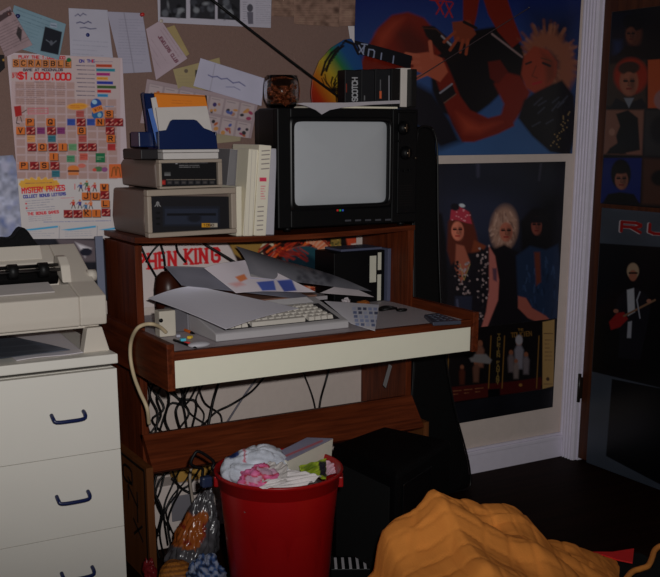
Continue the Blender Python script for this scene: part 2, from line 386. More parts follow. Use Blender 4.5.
MB().tube([(.12, y0+.150, .968), (.780, y0+.150, .968)], .022, 16).build('platen_roller', PD, pr)
for xk in (.655, .735, .30):
    MB().lathe([(.001, -.012), (.02, -.012), (.02, .012), (.001, .012)], (xk, y0+.112, .990), 20, 'X').build('tractor_wheel', PD, pr)
MB().lathe([(.001, -.008), (.016, -.008), (.016, .014), (.001, .014)], (.866, y0+.125, .965), 18, 'X').build('knob', PB, pr)
def bpaint(p):
    for i, c in enumerate(((30, 40, 70), (70, 95, 140), (150, 150, 140), (60, 62, 66))): p.rect(60, 277+i*3.1, 106, 279.4+i*3.1, c)
q = [aZ(x, y, z) for x, y, z in ((77, 279, .949), (91, 278.5, .949), (98.5, 290.5, .933), (83, 291.5, .933))]
sheet('button_panel', [v+Vector((0, 0, .004)) for v in q], (120, 118, 112), bpaint, 3, PAPER, parent=pr, k=.62)
MB().box(.15, .74, y0+.03, y0+.09, .948, .952, rx=.29).build('ribbed_cover', M('beige_cover_light', (135, 130, 128), (.75, 2.7, .95), rough=.6), pr)
MB().box(.15, .76, y0+.21, y0+.218, 1.005, 1.045, .002, rx=-.5).build('paper_guide', PB, pr)
# stack of dark sheets lying in the stand
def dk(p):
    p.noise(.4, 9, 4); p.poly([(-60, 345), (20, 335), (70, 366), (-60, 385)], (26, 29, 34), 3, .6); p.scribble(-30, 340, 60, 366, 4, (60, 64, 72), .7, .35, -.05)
DZ = .782
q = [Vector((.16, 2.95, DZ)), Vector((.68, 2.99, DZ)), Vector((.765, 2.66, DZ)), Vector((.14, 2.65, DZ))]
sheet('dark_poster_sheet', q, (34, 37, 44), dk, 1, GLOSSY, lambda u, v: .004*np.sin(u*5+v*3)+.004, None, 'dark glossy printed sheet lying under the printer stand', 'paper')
q = [Vector((.62, 3.03, DZ-.003)), Vector((.83, 3.03, DZ-.003)), Vector((.80, 2.66, DZ-.003)), Vector((.62, 2.64, DZ-.003))]
sheet('paper_sheet', q, (120, 116, 118), lambda p: p.scribble(30, 325, 90, 355, 7, (70, 70, 80), .6, .5), 1, PAPER, lambda u, v: .0015*np.sin(u*6)+.001, None, 'pale printed sheet sticking out under the printer beside the dark sheet', 'paper')
# dark things behind the printer
def dkp(p):
    p.noise(.5, 7, 2); p.poly([(55, 238), (95, 240), (100, 262), (72, 262)], (70, 62, 66), 2, .8); p.poly([(75, 242), (92, 248), (85, 258)], (150, 145, 150), 1.5, .6); p.ell(86, 252, 6, 4, (20, 20, 30))
q = on_wall([(24, 239), (104, 238.5), (108, 300), (30, 300)], 3.12)
sheet('dark_magazine', q, (20, 20, 26), dkp, 1, GLOSSY, None, None, 'dark glossy magazine standing behind the printer beside the desk', 'magazine')
MB().box(aY(95, 250, 3.1).x, aY(102.5, 250, 3.1).x, 3.09, 3.10, .78, aY(98, 236, 3.1).z, .001).build('rod', M('pale_blue_metal', (74, 78, 92), (1, 3.1, .9), rough=.4))
tag(bpy.data.objects['rod'], 'pale upright strip standing behind the printer next to the desk side', 'strip')
bpy.data.objects['rod'].name = 'upright_strip'
mb = MB(); nseg = 14
pts = [(.625+.062*cos(a)*(1+.15*sin(3*a)), 3.08, .98+.085*max(0, sin(a))*(1+.2*cos(5*a))) for a in [pi*i/nseg for i in range(nseg+1)]]
mb.prism([(x+.13, y, z) for x, y, z in pts], (0, .06, 0), .008)
tag(mb.build('dark_cloth_bundle', M('black_cloth', (12, 12, 15), None, rough=.9, bump=.5)), 'black bundle peeking over the back of the printer at the left', 'cloth')

# ------------------------------------------------------------------ papers pinned to the board
PCOL = (140, 132, 140)
def pinned(name, px, lay, base, fn, label, cat, group=None, res=1.6, curl=.006, mat=None, seed=0):
    rr = random.Random(seed); a, b = rr.uniform(0, 3), rr.uniform(2, 4)
    return sheet(name, on_wall(px, YB-.0008-lay*.0022), base, fn, res, mat or PAPER, lambda u, v: curl*.35*(1+np.sin(a+u*b+v*2))*v, None, label, cat, group, k=.83)
def f(p):
    p.noise(.12, 5); p.text('LOCAL', 0, 15, 3, 2.5, (60, 50, 55), .8, -.5); p.poly([(18, 26), (22, 30), (21, 42), (16, 34)], (45, 38, 40)); p.poly([(-5, 18), (10, 10), (12, 14), (-3, 24)], (60, 45, 48)); p.scribble(-8, 30, 24, 56, 9, (70, 58, 62), .7, .7, -.45)
pinned('newspaper_clipping', [(-12, 18), (10, 6), (32.5, 45), (5, 57)], 2, (128, 108, 112), f, 'small pinkish newspaper clipping at the top left corner of the board', 'clipping', seed=1)
def f(p):
    p.noise(.06, 9); p.scribble(18, 8, 60, 20, 3, (60, 80, 95), .7, .7, .35); p.scribble(20, 20, 42, 50, 9, (70, 95, 108), .6, .6, .35)
    p.poly([(45, 26.5), (62, 32), (58, 55), (40, 51)], (20, 22, 30)); p.line([(46, 40), (52, 44), (56, 41)], (80, 85, 95), .9); p.ell(51, 43, 1.6, 2.5, (70, 72, 82)); p.poly([(50.5, 22.5), (57, 23.5), (56.5, 28), (50, 27)], (125, 135, 150)); p.line([(51, 25), (56, 26)], (60, 70, 90), .8)
pinned('flyer', [(14, 5), (66, 24), (58.5, 60), (6, 45)], 1, (100, 122, 134), f, 'pale blue flyer with a dark square picture, pinned at upper left', 'flyer', seed=2)
def f(p):
    p.noise(.05, 12); p.line([(75, 16), (78, 14), (80, 16), (83, 13.5), (86, 15)], (70, 70, 95), .9); p.line([(76.5, 23), (80, 22), (84, 23.5), (88, 21.5), (91, 23)], (60, 60, 90), 1.1); p.line([(80, 28), (85, 27.5), (90, 29), (96, 28.5)], (70, 70, 95), 1)
    p.scribble(73, 38, 108, 56, 4, (90, 90, 110), .6, .5, .06)
pinned('handwritten_note', [(68.5, 8), (107.5, 10), (113, 58), (70, 56)], 2, (143, 140, 152), f, 'white handwritten note held by a blue pin above the scrabble poster', 'note', seed=3)
def f(p): p.noise(.05, 14); p.line([(124, 13), (134, 73)], (112, 108, 120), 1); p.scribble(119, 18, 146, 64, 16, (95, 95, 112), .55, .6, .02)
pinned('lined_sheet', [(107, 11.5), (142.5, 13), (152, 72), (121.5, 73.5)], 1, (132, 128, 142), f, 'white folded sheet of fine lines held by a red pin', 'sheet', seed=4)
def f(p):
    p.noise(.05, 9); a = .98
    p.text('JEWELERS CLUB', 160.5, 35, 3, 1.9, (90, 50, 62), .8, a); p.scribble(165, 27, 197, 34, 2, (110, 80, 92), .6, .7, a); p.scribble(153, 38, 182, 51, 3, (110, 90, 100), .5, .6, a)
pinned('certificate', [(146, 29), (161, 20), (187, 58.5), (156, 80)], 3, (142, 126, 134), f, 'pinkish certificate card pinned at a slant right of the lined sheet', 'certificate', seed=5)
pinned('yellow_note', [(160, 30), (174.5, 25), (189, 54), (178, 62)], 1, (128, 112, 78), lambda p: p.noise(.06, 6), 'yellow paper slip tucked behind the slanted pink certificate', 'note', seed=6)
def f(p): p.noise(.05, 6); p.ell(186, 71, 2, 2, (80, 70, 60)); p.poly([(195, 70), (198, 70), (197, 78), (195, 77)], (50, 45, 45)); p.scribble(178, 74, 196, 84, 3, (110, 98, 80), .5, .5)
pinned('yellow_note', [(173, 69.5), (219.5, 57.5), (224, 90), (178, 90)], 1, (128, 115, 84), f, 'larger yellow paper sheet under the slanted white letter', 'note', seed=7)
def f(p):
    p.noise(.04, 12); p.line([(215, 64), (209, 94)], (122, 118, 132), .8); p.line([(208, 75), (212, 77), (217, 76.5), (221, 79), (227, 78.5), (233, 83), (239, 82), (245, 86)], (75, 75, 110), 1.1); p.line([(226, 87), (234, 87), (240, 90)], (95, 95, 125), .8)
pinned('letter', [(200.5, 58), (265, 78.5), (261, 106), (193, 86)], 3, (143, 140, 156), f, 'white unfolded letter pinned at a slant above the comic page', 'letter', seed=8)
def f(p):
    p.noise(.06, 6); r = random.Random(5); u = (.98, .2); v = (-.2, .98)
    def W(a, b): return (147+a*u[0]+b*v[0]*.9, 80+a*u[1]+b*v[1]*.94)
    p.scribble(150, 84, 200, 93, 2, (100, 90, 95), .6, .5, .18)
    for j in range(2):
        for i in range(7):
            a0, b0 = 3+i*15.6, 3+j*20; c = [W(a0, b0), W(a0+14.4, b0), W(a0+14.4, b0+18), W(a0, b0+18)]
            p.line(c+[c[0]], (95, 85, 90), .5, .6, .6); p.poly(c, (142, 128, 130), .8, .5)
            for k in range(5):
                q = W(a0+r.uniform(2.5, 12), b0+r.uniform(6, 17)); p.ell(q[0], q[1], r.uniform(1, 2.2), r.uniform(1, 2.8), r.choice([(135, 70, 40), (50, 40, 80), (120, 45, 70), (150, 105, 60), (40, 38, 42), (60, 70, 120), (130, 95, 80)]), r.uniform(0, 3), .8, .9)
            p.line([W(a0+2, b0+2.5), W(a0+10, b0+2.5)], (80, 72, 78), .7, .6, .6)
pinned('comic_page', [(147, 79), (258.6, 101), (251, 138.5), (140, 123)], 2, (130, 114, 118), f, 'newspaper comic strip page pinned behind the blue disk box', 'comic page', res=2, seed=9)
pinned('cream_sheet', [(196, 118), (243, 128), (240, 141), (192, 146)], 1, (122, 112, 92), lambda p: p.noise(.05, 6), 'cream paper edge showing below the comic page', 'sheet', seed=10)
pinned('blank_sheet', [(196, 150), (233, 157), (231, 190), (196, 190)], 1, (125, 120, 122), lambda p: p.noise(.03, 6), 'blank white sheet between the drives and the manuals', 'sheet', seed=11)
def f(p):
    p.noise(.04, 9)
    for i, (x0, x1) in enumerate(((160, 186), (190, 215), (217.5, 240))):
        p.poly([(x0, -8), (x1, -8), (x1, 18.5+i), (x0, 17+i)], (30, 30, 34)); r = random.Random(i)
        for k in range(14): p.ell(r.uniform(x0+3, x1-3), r.uniform(2, 17), r.uniform(1.5, 4), r.uniform(1, 4), r.choice([(70, 72, 78), (15, 15, 18), (95, 97, 102), (45, 46, 52)]), r.uniform(0, 3), 1.5, .7)
    p.scribble(243, 1, 247, 22, 9, (70, 68, 80), .6, .6); p.ell(250, 8, 3, 4, (60, 58, 66)); p.poly([(247, 12), (253, 12), (253, 24), (248, 24)], (75, 72, 82)); p.scribble(256, -2, 270, 24, 12, (85, 82, 95), .6, .5)
pinned('photo_page', [(157, -12), (272, -12), (270.5, 28), (158, 22.5)], 2, (138, 134, 144), f, 'white page of black and white photographs at the top of the board', 'page', res=2, seed=12)
for i, (q, l) in enumerate((([(272, -14), (296, -14), (294, 17), (271, 16)], 'brown newspaper column beside the photo page'), ([(294, -14), (340, -14), (339, 27), (293.5, 24)], 'wide brown newspaper page left of the blue poster, second of three'), ([(340, -14), (356, -14), (354.5, 25.5), (339, 26)], 'narrow brown newspaper strip touching the blue poster'))):
    def f(p, i=i):
        p.noise(.22, 3, i); r = random.Random(i)
        for k in range(16): p.ell(r.uniform(q[0][0], q[1][0]), r.uniform(0, 25), r.uniform(2, 5), r.uniform(1.5, 4), r.choice([(60, 44, 38), (110, 88, 76), (75, 56, 48)]), r.uniform(0, 3), 2, .5)
        p.scribble(q[0][0]+2, -10, q[1][0]-2, 24, 14, (55, 40, 36), .7, .45)
    pinned('newspaper_page', q, 1+i % 2, (100, 78, 68), f, l, 'newspaper', 'brown newspaper pages along the top of the board' if 0 else None, seed=13+i)
def f(p):
    for s, a in ((3, .3), (6, .3), (12, .2)): n = p.noise(a, s, s)
    n = n if n is not None else 0
    r = random.Random(8)
    for k in range(70): p.ell(r.uniform(-15, 48), r.uniform(156, 255), r.uniform(2, 6), r.uniform(1.5, 5), r.choice([(140, 140, 155), (75, 85, 120), (95, 100, 130), (125, 122, 140)]), r.uniform(0, 3), 3, .5)
sheet('marbled_poster', on_wall([(-20, 157), (13, 155), (50, 243), (-20, 262)], YB-.0008), (112, 114, 130), f, 1.5, PAPER, None, None, 'blue and white mottled poster behind the lower left of the letter-tile poster', 'poster')
sheet('black_card', on_wall([(-8, 54), (4, 55), (5, 68), (-8, 80)], YB-.001), (18, 16, 18), lambda p: p.ell(3.5, 60, 1.2, 1.2, (120, 90, 40)), 2, PAPER, None, None, 'small black card at the far left edge of the board', 'card')

# the letter-tile game poster
OR = (165, 86, 36); RD = (110, 22, 24); BK = (30, 18, 18)
def game(p):
    p.noise(.03, 20)
    p.rect(11, 55, 120, 178, (150, 130, 132), 1.2)
    for i in range(11):
        for j in range(12):
            x = 14.4+i*10.2+j*.13; y = 81+j*8.2+i*.12
            if x < 115: p.rect(x+.6, y+.6, x+9.5, y+7.6, (138, 112, 108), .9, .75)
    p.rect(16, 179, 132, 240, (158, 152, 152), 1.2)
    p.rect(11, 56, 74, 81, (150, 134, 134), 1.2); p.rect(74, 57, 119, 99, (150, 134, 134), 1.5); 
    p.text('PLAY THE 1,000,000', 18.5, 55.6, 2.6, 2.0, (150, 30, 35), .8, .02)
    for i, ch in enumerate('SCRABBLE'):
        x = 12.3+i*7.4; p.rect(x, 59.2+i*.12, x+7.0, 67.4+i*.12, (110, 60, 30)); p.rect(x+.4, 59.6+i*.12, x+6.4, 66.6+i*.12, (165, 100, 55)); p.text(ch, x+1.7, 60.8+i*.12, 4.4, 3.2, BK, 1.0)
    p.ell(68.5, 60, 2.3, 2.2, (20, 80, 45)); p.text('GAME AT MCDONALDS', 23, 68.8, 2.2, 1.8, (60, 50, 60), .7)
    p.text('WIN', 12, 72.6, 2.8, 1.5, (150, 40, 40), .7); p.text('UP TO', 12, 76, 2, .9, (150, 40, 40), .5)
    p.text('$1,000,000', 18.4, 72.4, 6.6, 4.5, (165, 22, 28), 1.7, .02, .17)
    p.scribble(34, 81, 50, 83, 1, (80, 60, 70), .7, .8); p.scribble(15, 84, 65, 104, 10, (80, 60, 66), .65, .65, .03)
    p.text('ON THE', 79, 59.8, 2.6, 2, (40, 40, 110), .8); p.rect(91.5, 59.6, 92.8, 62.6, (170, 30, 30)); p.scribble(94, 61, 112, 62.5, 1, (90, 70, 100), .7, .8)
    for i, c in enumerate(((150, 55, 30), (30, 105, 120), (135, 35, 95), (175, 120, 45), (35, 45, 125), (50, 75, 35), (150, 30, 32), (40, 110, 150))):
        y = 64.2+i*4.25; p.scribble(76+(i % 3), y+.2, 94, y+2.4, 1, (50, 45, 70), .9, .9, .03); l = (16, 19, 14, 12, 17, 20, 15, 12)[i]; p.rect(95.6+i*.2, y, 95.6+l, y+2.9, c, .8, 1, .02); p.scribble(97+i*.2, y+.9, 94+l, y+2, 1, (30, 25, 40), .6, .6)
    p.ell(77, 106.5, 10.5, 3.4, (175, 120, 40), -.05, 1.2); p.scribble(70, 105, 84, 108.6, 2, (150, 60, 30), .8, .9)
    p.ell(95.6, 104.6, 5.6, 6, (30, 60, 120)); p.ell(94, 102, 2.6, 2.2, (120, 150, 170), .4); p.ell(97, 114.5, 5.8, 5, (30, 75, 120)); p.ell(99, 115, 2, 2.4, (110, 140, 150)); p.poly([(91, 108.5), (101, 105), (103, 110), (93, 113.5)], (180, 110, 45)); p.text('WIN', 93.5, 108.4, 3, 2, (120, 40, 25), .7, -.3)
    p.scribble(105, 105.5, 113, 107.5, 1, (40, 100, 140), .8, .8)
    p.poly([(13.5, 106.5), (20.5, 105.5), (21.5, 115.5), (15, 117)], (130, 25, 25)); p.line([(17, 117), (16, 123), (19, 124)], BK, .7); p.line([(20, 117), (21.5, 122)], BK, .7); p.line([(21.5, 113), (26, 110)], BK, .7)
    p.line([(27.6, 108.5), (47.4, 108.2), (47.5, 113.6), (27.7, 114), (27.6, 108.5)], (160, 70, 85), .7); p.scribble(29, 109.5, 46, 113, 2, (160, 60, 75), .7, .8)
    R = {0: 113.8, 1: 122, 2: 130.6, 3: 138.6, 4: 147, 5: 156.6, 6: 165.4, 7: 173.6}
    def tile(x, r, k, ch=''):
        y = R[r] if r in R else r; x += 0; h = 3.7; w_ = 4.3
        if k == 'w':
            p.rect(x-w_+.6, y-h+.8, x+w_+.8, y+h+.9, (60, 40, 30), .8, .8); p.rect(x-w_, y-h, x+w_, y+h, OR); p.text(ch, x-1.9, y-2.3, 4.4, 3.6, BK, 1.05)
        elif k == 'r':
            p.rect(x-w_+.6, y-h+.8, x+w_+.8, y+h+.9, (60, 25, 28), .8, .8); p.rect(x-w_, y-h, x+w_, y+h, (112, 22, 26)); p.line([(x-3.5, y+2.5), (x+3.5, y-2.5)], (170, 110, 95), 1.1); p.ell(x+.3, y, 1.7, 1.4, (80, 12, 18), .6); p.line([(x+1, y+2.6), (x+3.6, y+.8)], (165, 110, 100), .8)
        else:
            p.rect(x-w_+.2, y-h+.4, x+w_-.2, y+h-.2, k, .9, .9); p.scribble(x-3, y-2, x+3.3, y+2, 2, tuple(int(v*.6) for v in k), .7, .7)
    MG = (100, 40, 84); TE = (40, 88, 100); PK = (140, 66, 62); BL = (40, 60, 125)
    for a in ((79.5, 0, PK), (108.3, 0, 'w', 'S'), (29.2, 1, 'w', 'P'), (49.8, 1, 'w', 'Q'), (70.6, 1, BL), (80.2, 1, 'r'), (90.4, 1, BL), (99.4, 1, 'w', 'N'), (109, 1, 'r'), (118, 1, 'r'),
              (20, 2, 'w', 'V'), (30, 2, 'r'), (40.4, 2, MG), (50.6, 2, 'r'), (60.4, 2, MG), (80.8, 2, 'w', 'G'), (109.4, 2, 'r'), (30.5, 3, (165, 115, 70)), (51.2, 3, TE), (82, 3, PK), (110.2, 3, 'w', 'R'),
              (31.2, 4, 'r'), (41.6, 4, 'w', 'O'), (52, 4, 'r'), (62, 4, 'w', 'I'), (72, 4, (80, 120, 85)), (82, 4, 'r'), (91.4, 4, 'r'), (111, 4, (140, 40, 40)), (53, 5, 'w', 'I'), (70, 158.6, (60, 110, 80)), (83, 5, (155, 70, 60)),
              (23, 6, 'w', 'P'), (33.6, 6, 'r'), (43.6, 6, 'w', 'S'), (53.8, 6, 'r'), (55, 7, TE), (103.5, 187.2, 'w', 'W'), (85.2, 196, 'w', 'J'), (94.6, 196, 'w', 'U'), (103.8, 194.8, 'r'), (104.5, 203.4, 'w', 'L'), (67, 213.4, 'r'), (76.6, 213.4, 'r'), (86, 213, 'w', 'K'), (95.4, 213, 'w', 'I'), (105, 212, 'r')):
        tile(*a)
    p.rect(95, 153, 104.5, 162.5, (25, 85, 55)); p.scribble(96.5, 156, 103, 160, 2, (130, 150, 120), .8, .8)
    p.rect(108.5, 164, 122, 178, (165, 80, 40)); p.line([(111, 176), (112.5, 168), (114.3, 167), (115.5, 175), (116.7, 167), (118.5, 168), (120, 176)], (105, 60, 25), 1.1)
    p.ell(72.6, 168.5, 5.8, 3.2, (170, 95, 45)); p.rect(67, 170, 78.4, 172, (70, 40, 25)); p.rect(67.4, 172, 78, 175, (165, 95, 50), 1.2); p.ell(81, 165.6, 4, 2.2, (160, 85, 75)); p.ell(98, 169, 4.5, 2.6, (60, 90, 60)); p.ell(104, 169.5, 3, 2.4, (110, 60, 100)); p.ell(93.8, 169.8, 2, 1.6, (160, 60, 50))
    for k in range(16): a = k*.39; p.line([(38.5, 184), (38.5+18.5*cos(a), 184+5.6*sin(a))], (185, 140, 55), 3.4, 1.2)
    p.ell(38.5, 184, 16.5, 4.6, (185, 135, 50), -.05, 1.5); p.scribble(25, 182, 53, 184.5, 1, (100, 60, 60), .9, .9, -.03)
    p.text('MYSTERY PRIZES', 21.3, 188.2, 5.0, 2.4, (165, 30, 40), 1.15, -.075, .28); p.text('COLLECT BONUS LETTERS', 22.8, 195.4, 2.6, 1.55, (45, 50, 120), .75, -.075)
    p.scribble(25, 200, 53, 212, 5, (80, 80, 110), .65, .7, -.08, 4); p.ell(25.5, 203.5, .9, .9, (160, 40, 50)); p.ell(25.9, 208, .9, .9, (160, 40, 50)); p.text('THE BONUS GAMES', 27, 212.6, 2.5, 1.6, (165, 40, 50), .7, -.075); p.scribble(28, 216, 50, 222, 3, (90, 85, 110), .6, .6, -.08)
    p.scribble(60, 197, 73, 199, 1, (165, 80, 90), .7, .8, -.05); p.line([(74, 184), (74, 189)], (165, 60, 60), .8)
    for (x, y, c) in ((80, 186, (50, 60, 110)), (86, 184, (60, 90, 60)), (88, 189, (150, 40, 40)), (94, 186, (150, 50, 50)), (72.5, 203, (150, 45, 35)), (79, 203, (60, 50, 110)), (85, 206, (60, 90, 120)), (90, 203.5, (170, 90, 50))):
        p.ell(x, y-2.6, 1.1, 1.1, (160, 100, 70)); p.poly([(x-1.7, y-1.5), (x+1.7, y-1.5), (x+1.2, y+2.4), (x-1.2, y+2.4)], c); p.line([(x-.8, y+2), (x-1.8, y+5)], BK, .8); p.line([(x+.8, y+2), (x+1.8, y+5)], BK, .8); p.line([(x-1.7, y-1), (x-3.2, y+1)], c, .8)
    p.scribble(43, 221, 110, 222.6, 1, (70, 80, 130), .7, .8, -.02)
    for (x0, x1) in ((22, 57), (60, 95), (98, 130)):
        p.poly([(x0, 229.5), (x1-6, 226), (x1, 225.4), (x1, 227.2), (x0+8, 230.3)], (50, 125, 160)); p.scribble(x0+4, 230.5, x1-4, 237, 3, (110, 115, 130), .6, .6, -.03, int(x0)); p.line([(x1+1.5, 226), (x1+1, 240)], (120, 118, 125), .6)
def bendp(u, v): return .004+.010*v*v*(.4+np.abs(np.sin(u*4+1)))+.02*np.clip(v-.93, 0, 1)*np.clip(.35-u, 0, 1)*20
sheet('game_poster', on_wall([(6.5, 52.5), (122, 58), (131, 239), (22, 240.5)], YB-.003), (155, 140, 145), game, 2.4, PAPER, lambda u, v: .003+.004*v*(1+np.sin(u*4)), None, 'large white letter-tile word game promotion poster hanging on the left of the board', 'poster', k=.9,
      cut=lambda X, Y: (X-22)+(243-Y)*1.0 > 7)
# push pins
def pin(px, rgb, lay, label):
    c = aY(*px, YB-.012); t = thing('push_pin', label, 'push pin', c)
    m = M('pin_plastic', rgb, c, rough=.3, spec=.5)
    MB().lathe([(.0005, -.004), (.0055, -.004), (.0055, -.002), (.0032, 0), (.0035, .006), (.006, .0075), (.0005, .0078)], c, 16, 'Y').build('head', m, t)
    MB().tube([c+Vector((0, .006, 0)), c+Vector((0, .014, 0))], .0006, 6).build('needle', PM, t)
pin((87.5, 35), (22, 28, 70), 2, 'blue push pin in the middle of the handwritten note'); pin((18, 16), (22, 28, 66), 1, 'blue push pin in the corner of the pale blue flyer')
pin((142.5, 14.5), (120, 25, 25), 1, 'red push pin in the corner of the lined sheet'); pin((161, 21), (120, 112, 105), 3, 'pale push pin at the top of the slanted certificate')
pin((9, 14), (70, 45, 45), 1, 'dark red push pin at the top of the pinkish newspaper clipping')

# ------------------------------------------------------------------ posters on the wall beyond the desk
SK = (92, 20, 9); SK2 = (72, 14, 7)
def rock(p):
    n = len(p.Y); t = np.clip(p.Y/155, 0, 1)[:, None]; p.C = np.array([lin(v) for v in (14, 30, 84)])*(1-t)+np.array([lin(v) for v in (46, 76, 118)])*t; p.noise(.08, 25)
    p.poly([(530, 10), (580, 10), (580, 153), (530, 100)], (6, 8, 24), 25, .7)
    # thigh and hip
    p.poly([(358, 72), (366, 50), (378, 28), (392, 15), (408, 12), (424, 18), (438, 34), (446, 50), (442, 66), (420, 68), (400, 74), (380, 74)], SK, 3); p.poly([(392, 30), (410, 24), (430, 40), (436, 60), (405, 66)], (66, 16, 9), 9, .7); p.poly([(376, 34), (392, 20), (404, 18), (390, 40), (376, 60)], (128, 44, 26), 8, .6)
    # bodysuit
    p.poly([(430, 62), (452, 44), (474, 30), (498, 26), (512, 34), (522, 46), (528, 64), (522, 88), (502, 92), (490, 104), (474, 116), (456, 118), (440, 112), (432, 90)], (6, 4, 7), 3)
    p.poly([(422, 26), (434, 26), (448, 38), (462, 58), (452, 64), (438, 50), (426, 36)], (10, 6, 7), 2); p.line([(442, 36), (452, 46)], (130, 125, 130), 2.2, 1.5, .8); p.line([(421, 28), (436, 29), (450, 42)], (60, 30, 20), 1, .8)
    # chest and shoulder
    p.poly([(494, 84), (505, 72), (520, 76), (530, 92), (524, 108), (514, 122), (500, 118), (504, 104)], SK, 3); p.line([(492, 34), (522, 57)], (110, 90, 90), 2, 1.2, .9); p.poly([(488, 62), (500, 60), (508, 72), (498, 84), (490, 78)], SK2, 2)
    # arms
    p.poly([(463, -5), (480, -5), (477, 14), (472, 34), (464, 36), (463, 18)], SK, 1.5); p.poly([(482, -5), (506, -5), (514, 20), (522, 40), (512, 48), (498, 32), (488, 14)], SK, 1.5)
    p.poly([(452, 22), (470, 20), (476, 34), (466, 44), (454, 40)], (100, 42, 26), 1.5); p.line([(464, 22), (476, 28)], (20, 12, 14), 3)
    for a, b in (((455, 32), (444, 42)), ((458, 38), (450, 50)), ((463, 40), (460, 52)), ((468, 40), (466, 54))): p.line([a, b], (115, 50, 30), 3)
    p.poly([(430, 62), (444, 58), (452, 76), (460, 96), (470, 110), (488, 118), (512, 112), (514, 126), (498, 134), (474, 142), (462, 142), (452, 124), (442, 98)], SK, 2.2); p.poly([(456, 112), (480, 124), (502, 122), (480, 134), (464, 134)], (130, 46, 28), 6, .6)
    p.poly([(412, 54), (428, 52), (442, 58), (448, 72), (440, 82), (428, 76), (414, 70)], (140, 66, 46), 1.5)
    for a, b in (((418, 56), (406, 54)), ((418, 62), (404, 63)), ((420, 68), (406, 71)), ((426, 74), (414, 79)), ((432, 58), (430, 42))): p.line([a, b], (145, 72, 52), 4, 1.2)
    p.poly([(438, 92), (452, 84), (456, 94), (444, 104)], (14, 10, 14), 1); p.line([(440, 93), (452, 84)], (110, 105, 115), 1.8); p.line([(444, 103), (456, 94)], (90, 60, 50), 1)
    # hair then face
    r = random.Random(4)
    for k in range(190):
        a = r.uniform(-2.9, 1.5); c = r.uniform(10, 24); L = r.uniform(5, 12); q = (547+c*cos(a)*1.05, 62+c*sin(a)*1.35)
        p.line([q, (q[0]+L*cos(a)*.9, q[1]+L*sin(a))], r.choice([(120, 70, 50), (96, 50, 36), (70, 34, 24), (134, 88, 66), (104, 58, 40)]), r.uniform(1.5, 3), 2.2, .6)
    p.poly([(526, 44), (540, 32), (558, 34), (572, 50), (576, 76), (566, 96), (556, 84), (558, 60), (546, 50), (532, 54)], (112, 64, 46), 6, .8)
    p.poly([(524, 56), (534, 46), (548, 50), (557, 62), (556, 76), (548, 88), (536, 94), (526, 88), (521, 74)], (118, 44, 28), 2.5); p.poly([(540, 50), (556, 60), (556, 78), (546, 86), (544, 66)], (92, 38, 24), 4, .7)
    p.line([(543, 63), (550, 66)], (20, 10, 12), 2.4, 1.2); p.line([(526, 64), (531, 62)], (30, 14, 14), 2, 1.2); p.line([(536, 66), (532, 76), (537, 78)], (90, 36, 24), 1.3); p.line([(533, 84), (541, 82)], (130, 26, 30), 2.4, 1); p.line([(541, 58), (551, 61)], (70, 36, 22), 1.2)
    # gloved arm and dark leather at the lower right
    p.poly([(548, 86), (562, 80), (574, 96), (576, 130), (570, 156), (550, 152), (532, 136), (518, 118), (524, 100), (536, 92)], (9, 8, 13), 3)
    for k in range(9): a = r.uniform(530, 562); b = r.uniform(98, 136); p.line([(a, b), (a+r.uniform(3, 9), b-r.uniform(4, 10))], (52, 54, 66), 1.3, 1.5, .7)
    for k in range(26): q = (568+r.gauss(0, 2)-k*.55, 112+k*1.4); p.ell(q[0], q[1], .8, .8, (110, 90, 60), 0, .8, .8)
    p.poly([(394, 96), (408, 78), (434, 92), (452, 120), (462, 142), (440, 150), (420, 130), (400, 120)], (8, 8, 18), 6, .8)
    for st, x, y in (('X', 437, 4), ('X', 446, 7)): p.text(st, x, y-4, 14, 7, (130, 22, 24), 1.5, .05)
    p.line([(434, -2), (440, 8), (438, 3)], (130, 22, 24), 1.3); p.line([(430, 0), (452, 2)], (130, 22, 24), 1.3)
qx = [aY(353.5, -16, 3.197), aY(583.5, -16, 3.197), aY(572.3, 153.6, 3.197), aY(356, 157, 3.197)]
qx[0].x = qx[3].x = xb+.003; z = aY(572.3, 153.6, 3.197).z; qx[2].z = qx[3].z = z; qx[1].x = 2.985
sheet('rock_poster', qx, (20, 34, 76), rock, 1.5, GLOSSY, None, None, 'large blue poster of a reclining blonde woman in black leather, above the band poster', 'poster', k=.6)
def face(p, x, y, w_, h_, sk, dark, rot=0.):
    p.ell(x, y, w_, h_, sk, rot, 1.5); p.ell(x+w_*.45, y+h_*.1, w_*.5, h_*.8, tuple(int(v*.65) for v in sk), rot, 2.5, .6)
    for s in (-1, 1): p.line([(x+s*w_*.45-w_*.18, y-h_*.18), (x+s*w_*.45+w_*.18, y-h_*.18)], dark, max(.9, h_*.2), .8); p.line([(x+s*w_*.45-w_*.22, y-h_*.36), (x+s*w_*.45+w_*.22, y-h_*.36)], dark, .7, .8, .7)
    p.line([(x-.2, y-h_*.15), (x-w_*.12, y+h_*.22), (x+w_*.15, y+h_*.25)], tuple(int(v*.6) for v in sk), .8, .8, .8); p.line([(x-w_*.28, y+h_*.52), (x+w_*.28, y+h_*.52)], tuple([min(255, int(sk[0]*.75)), int(sk[1]*.35), int(sk[2]*.4)]), max(.9, h_*.15), .8)
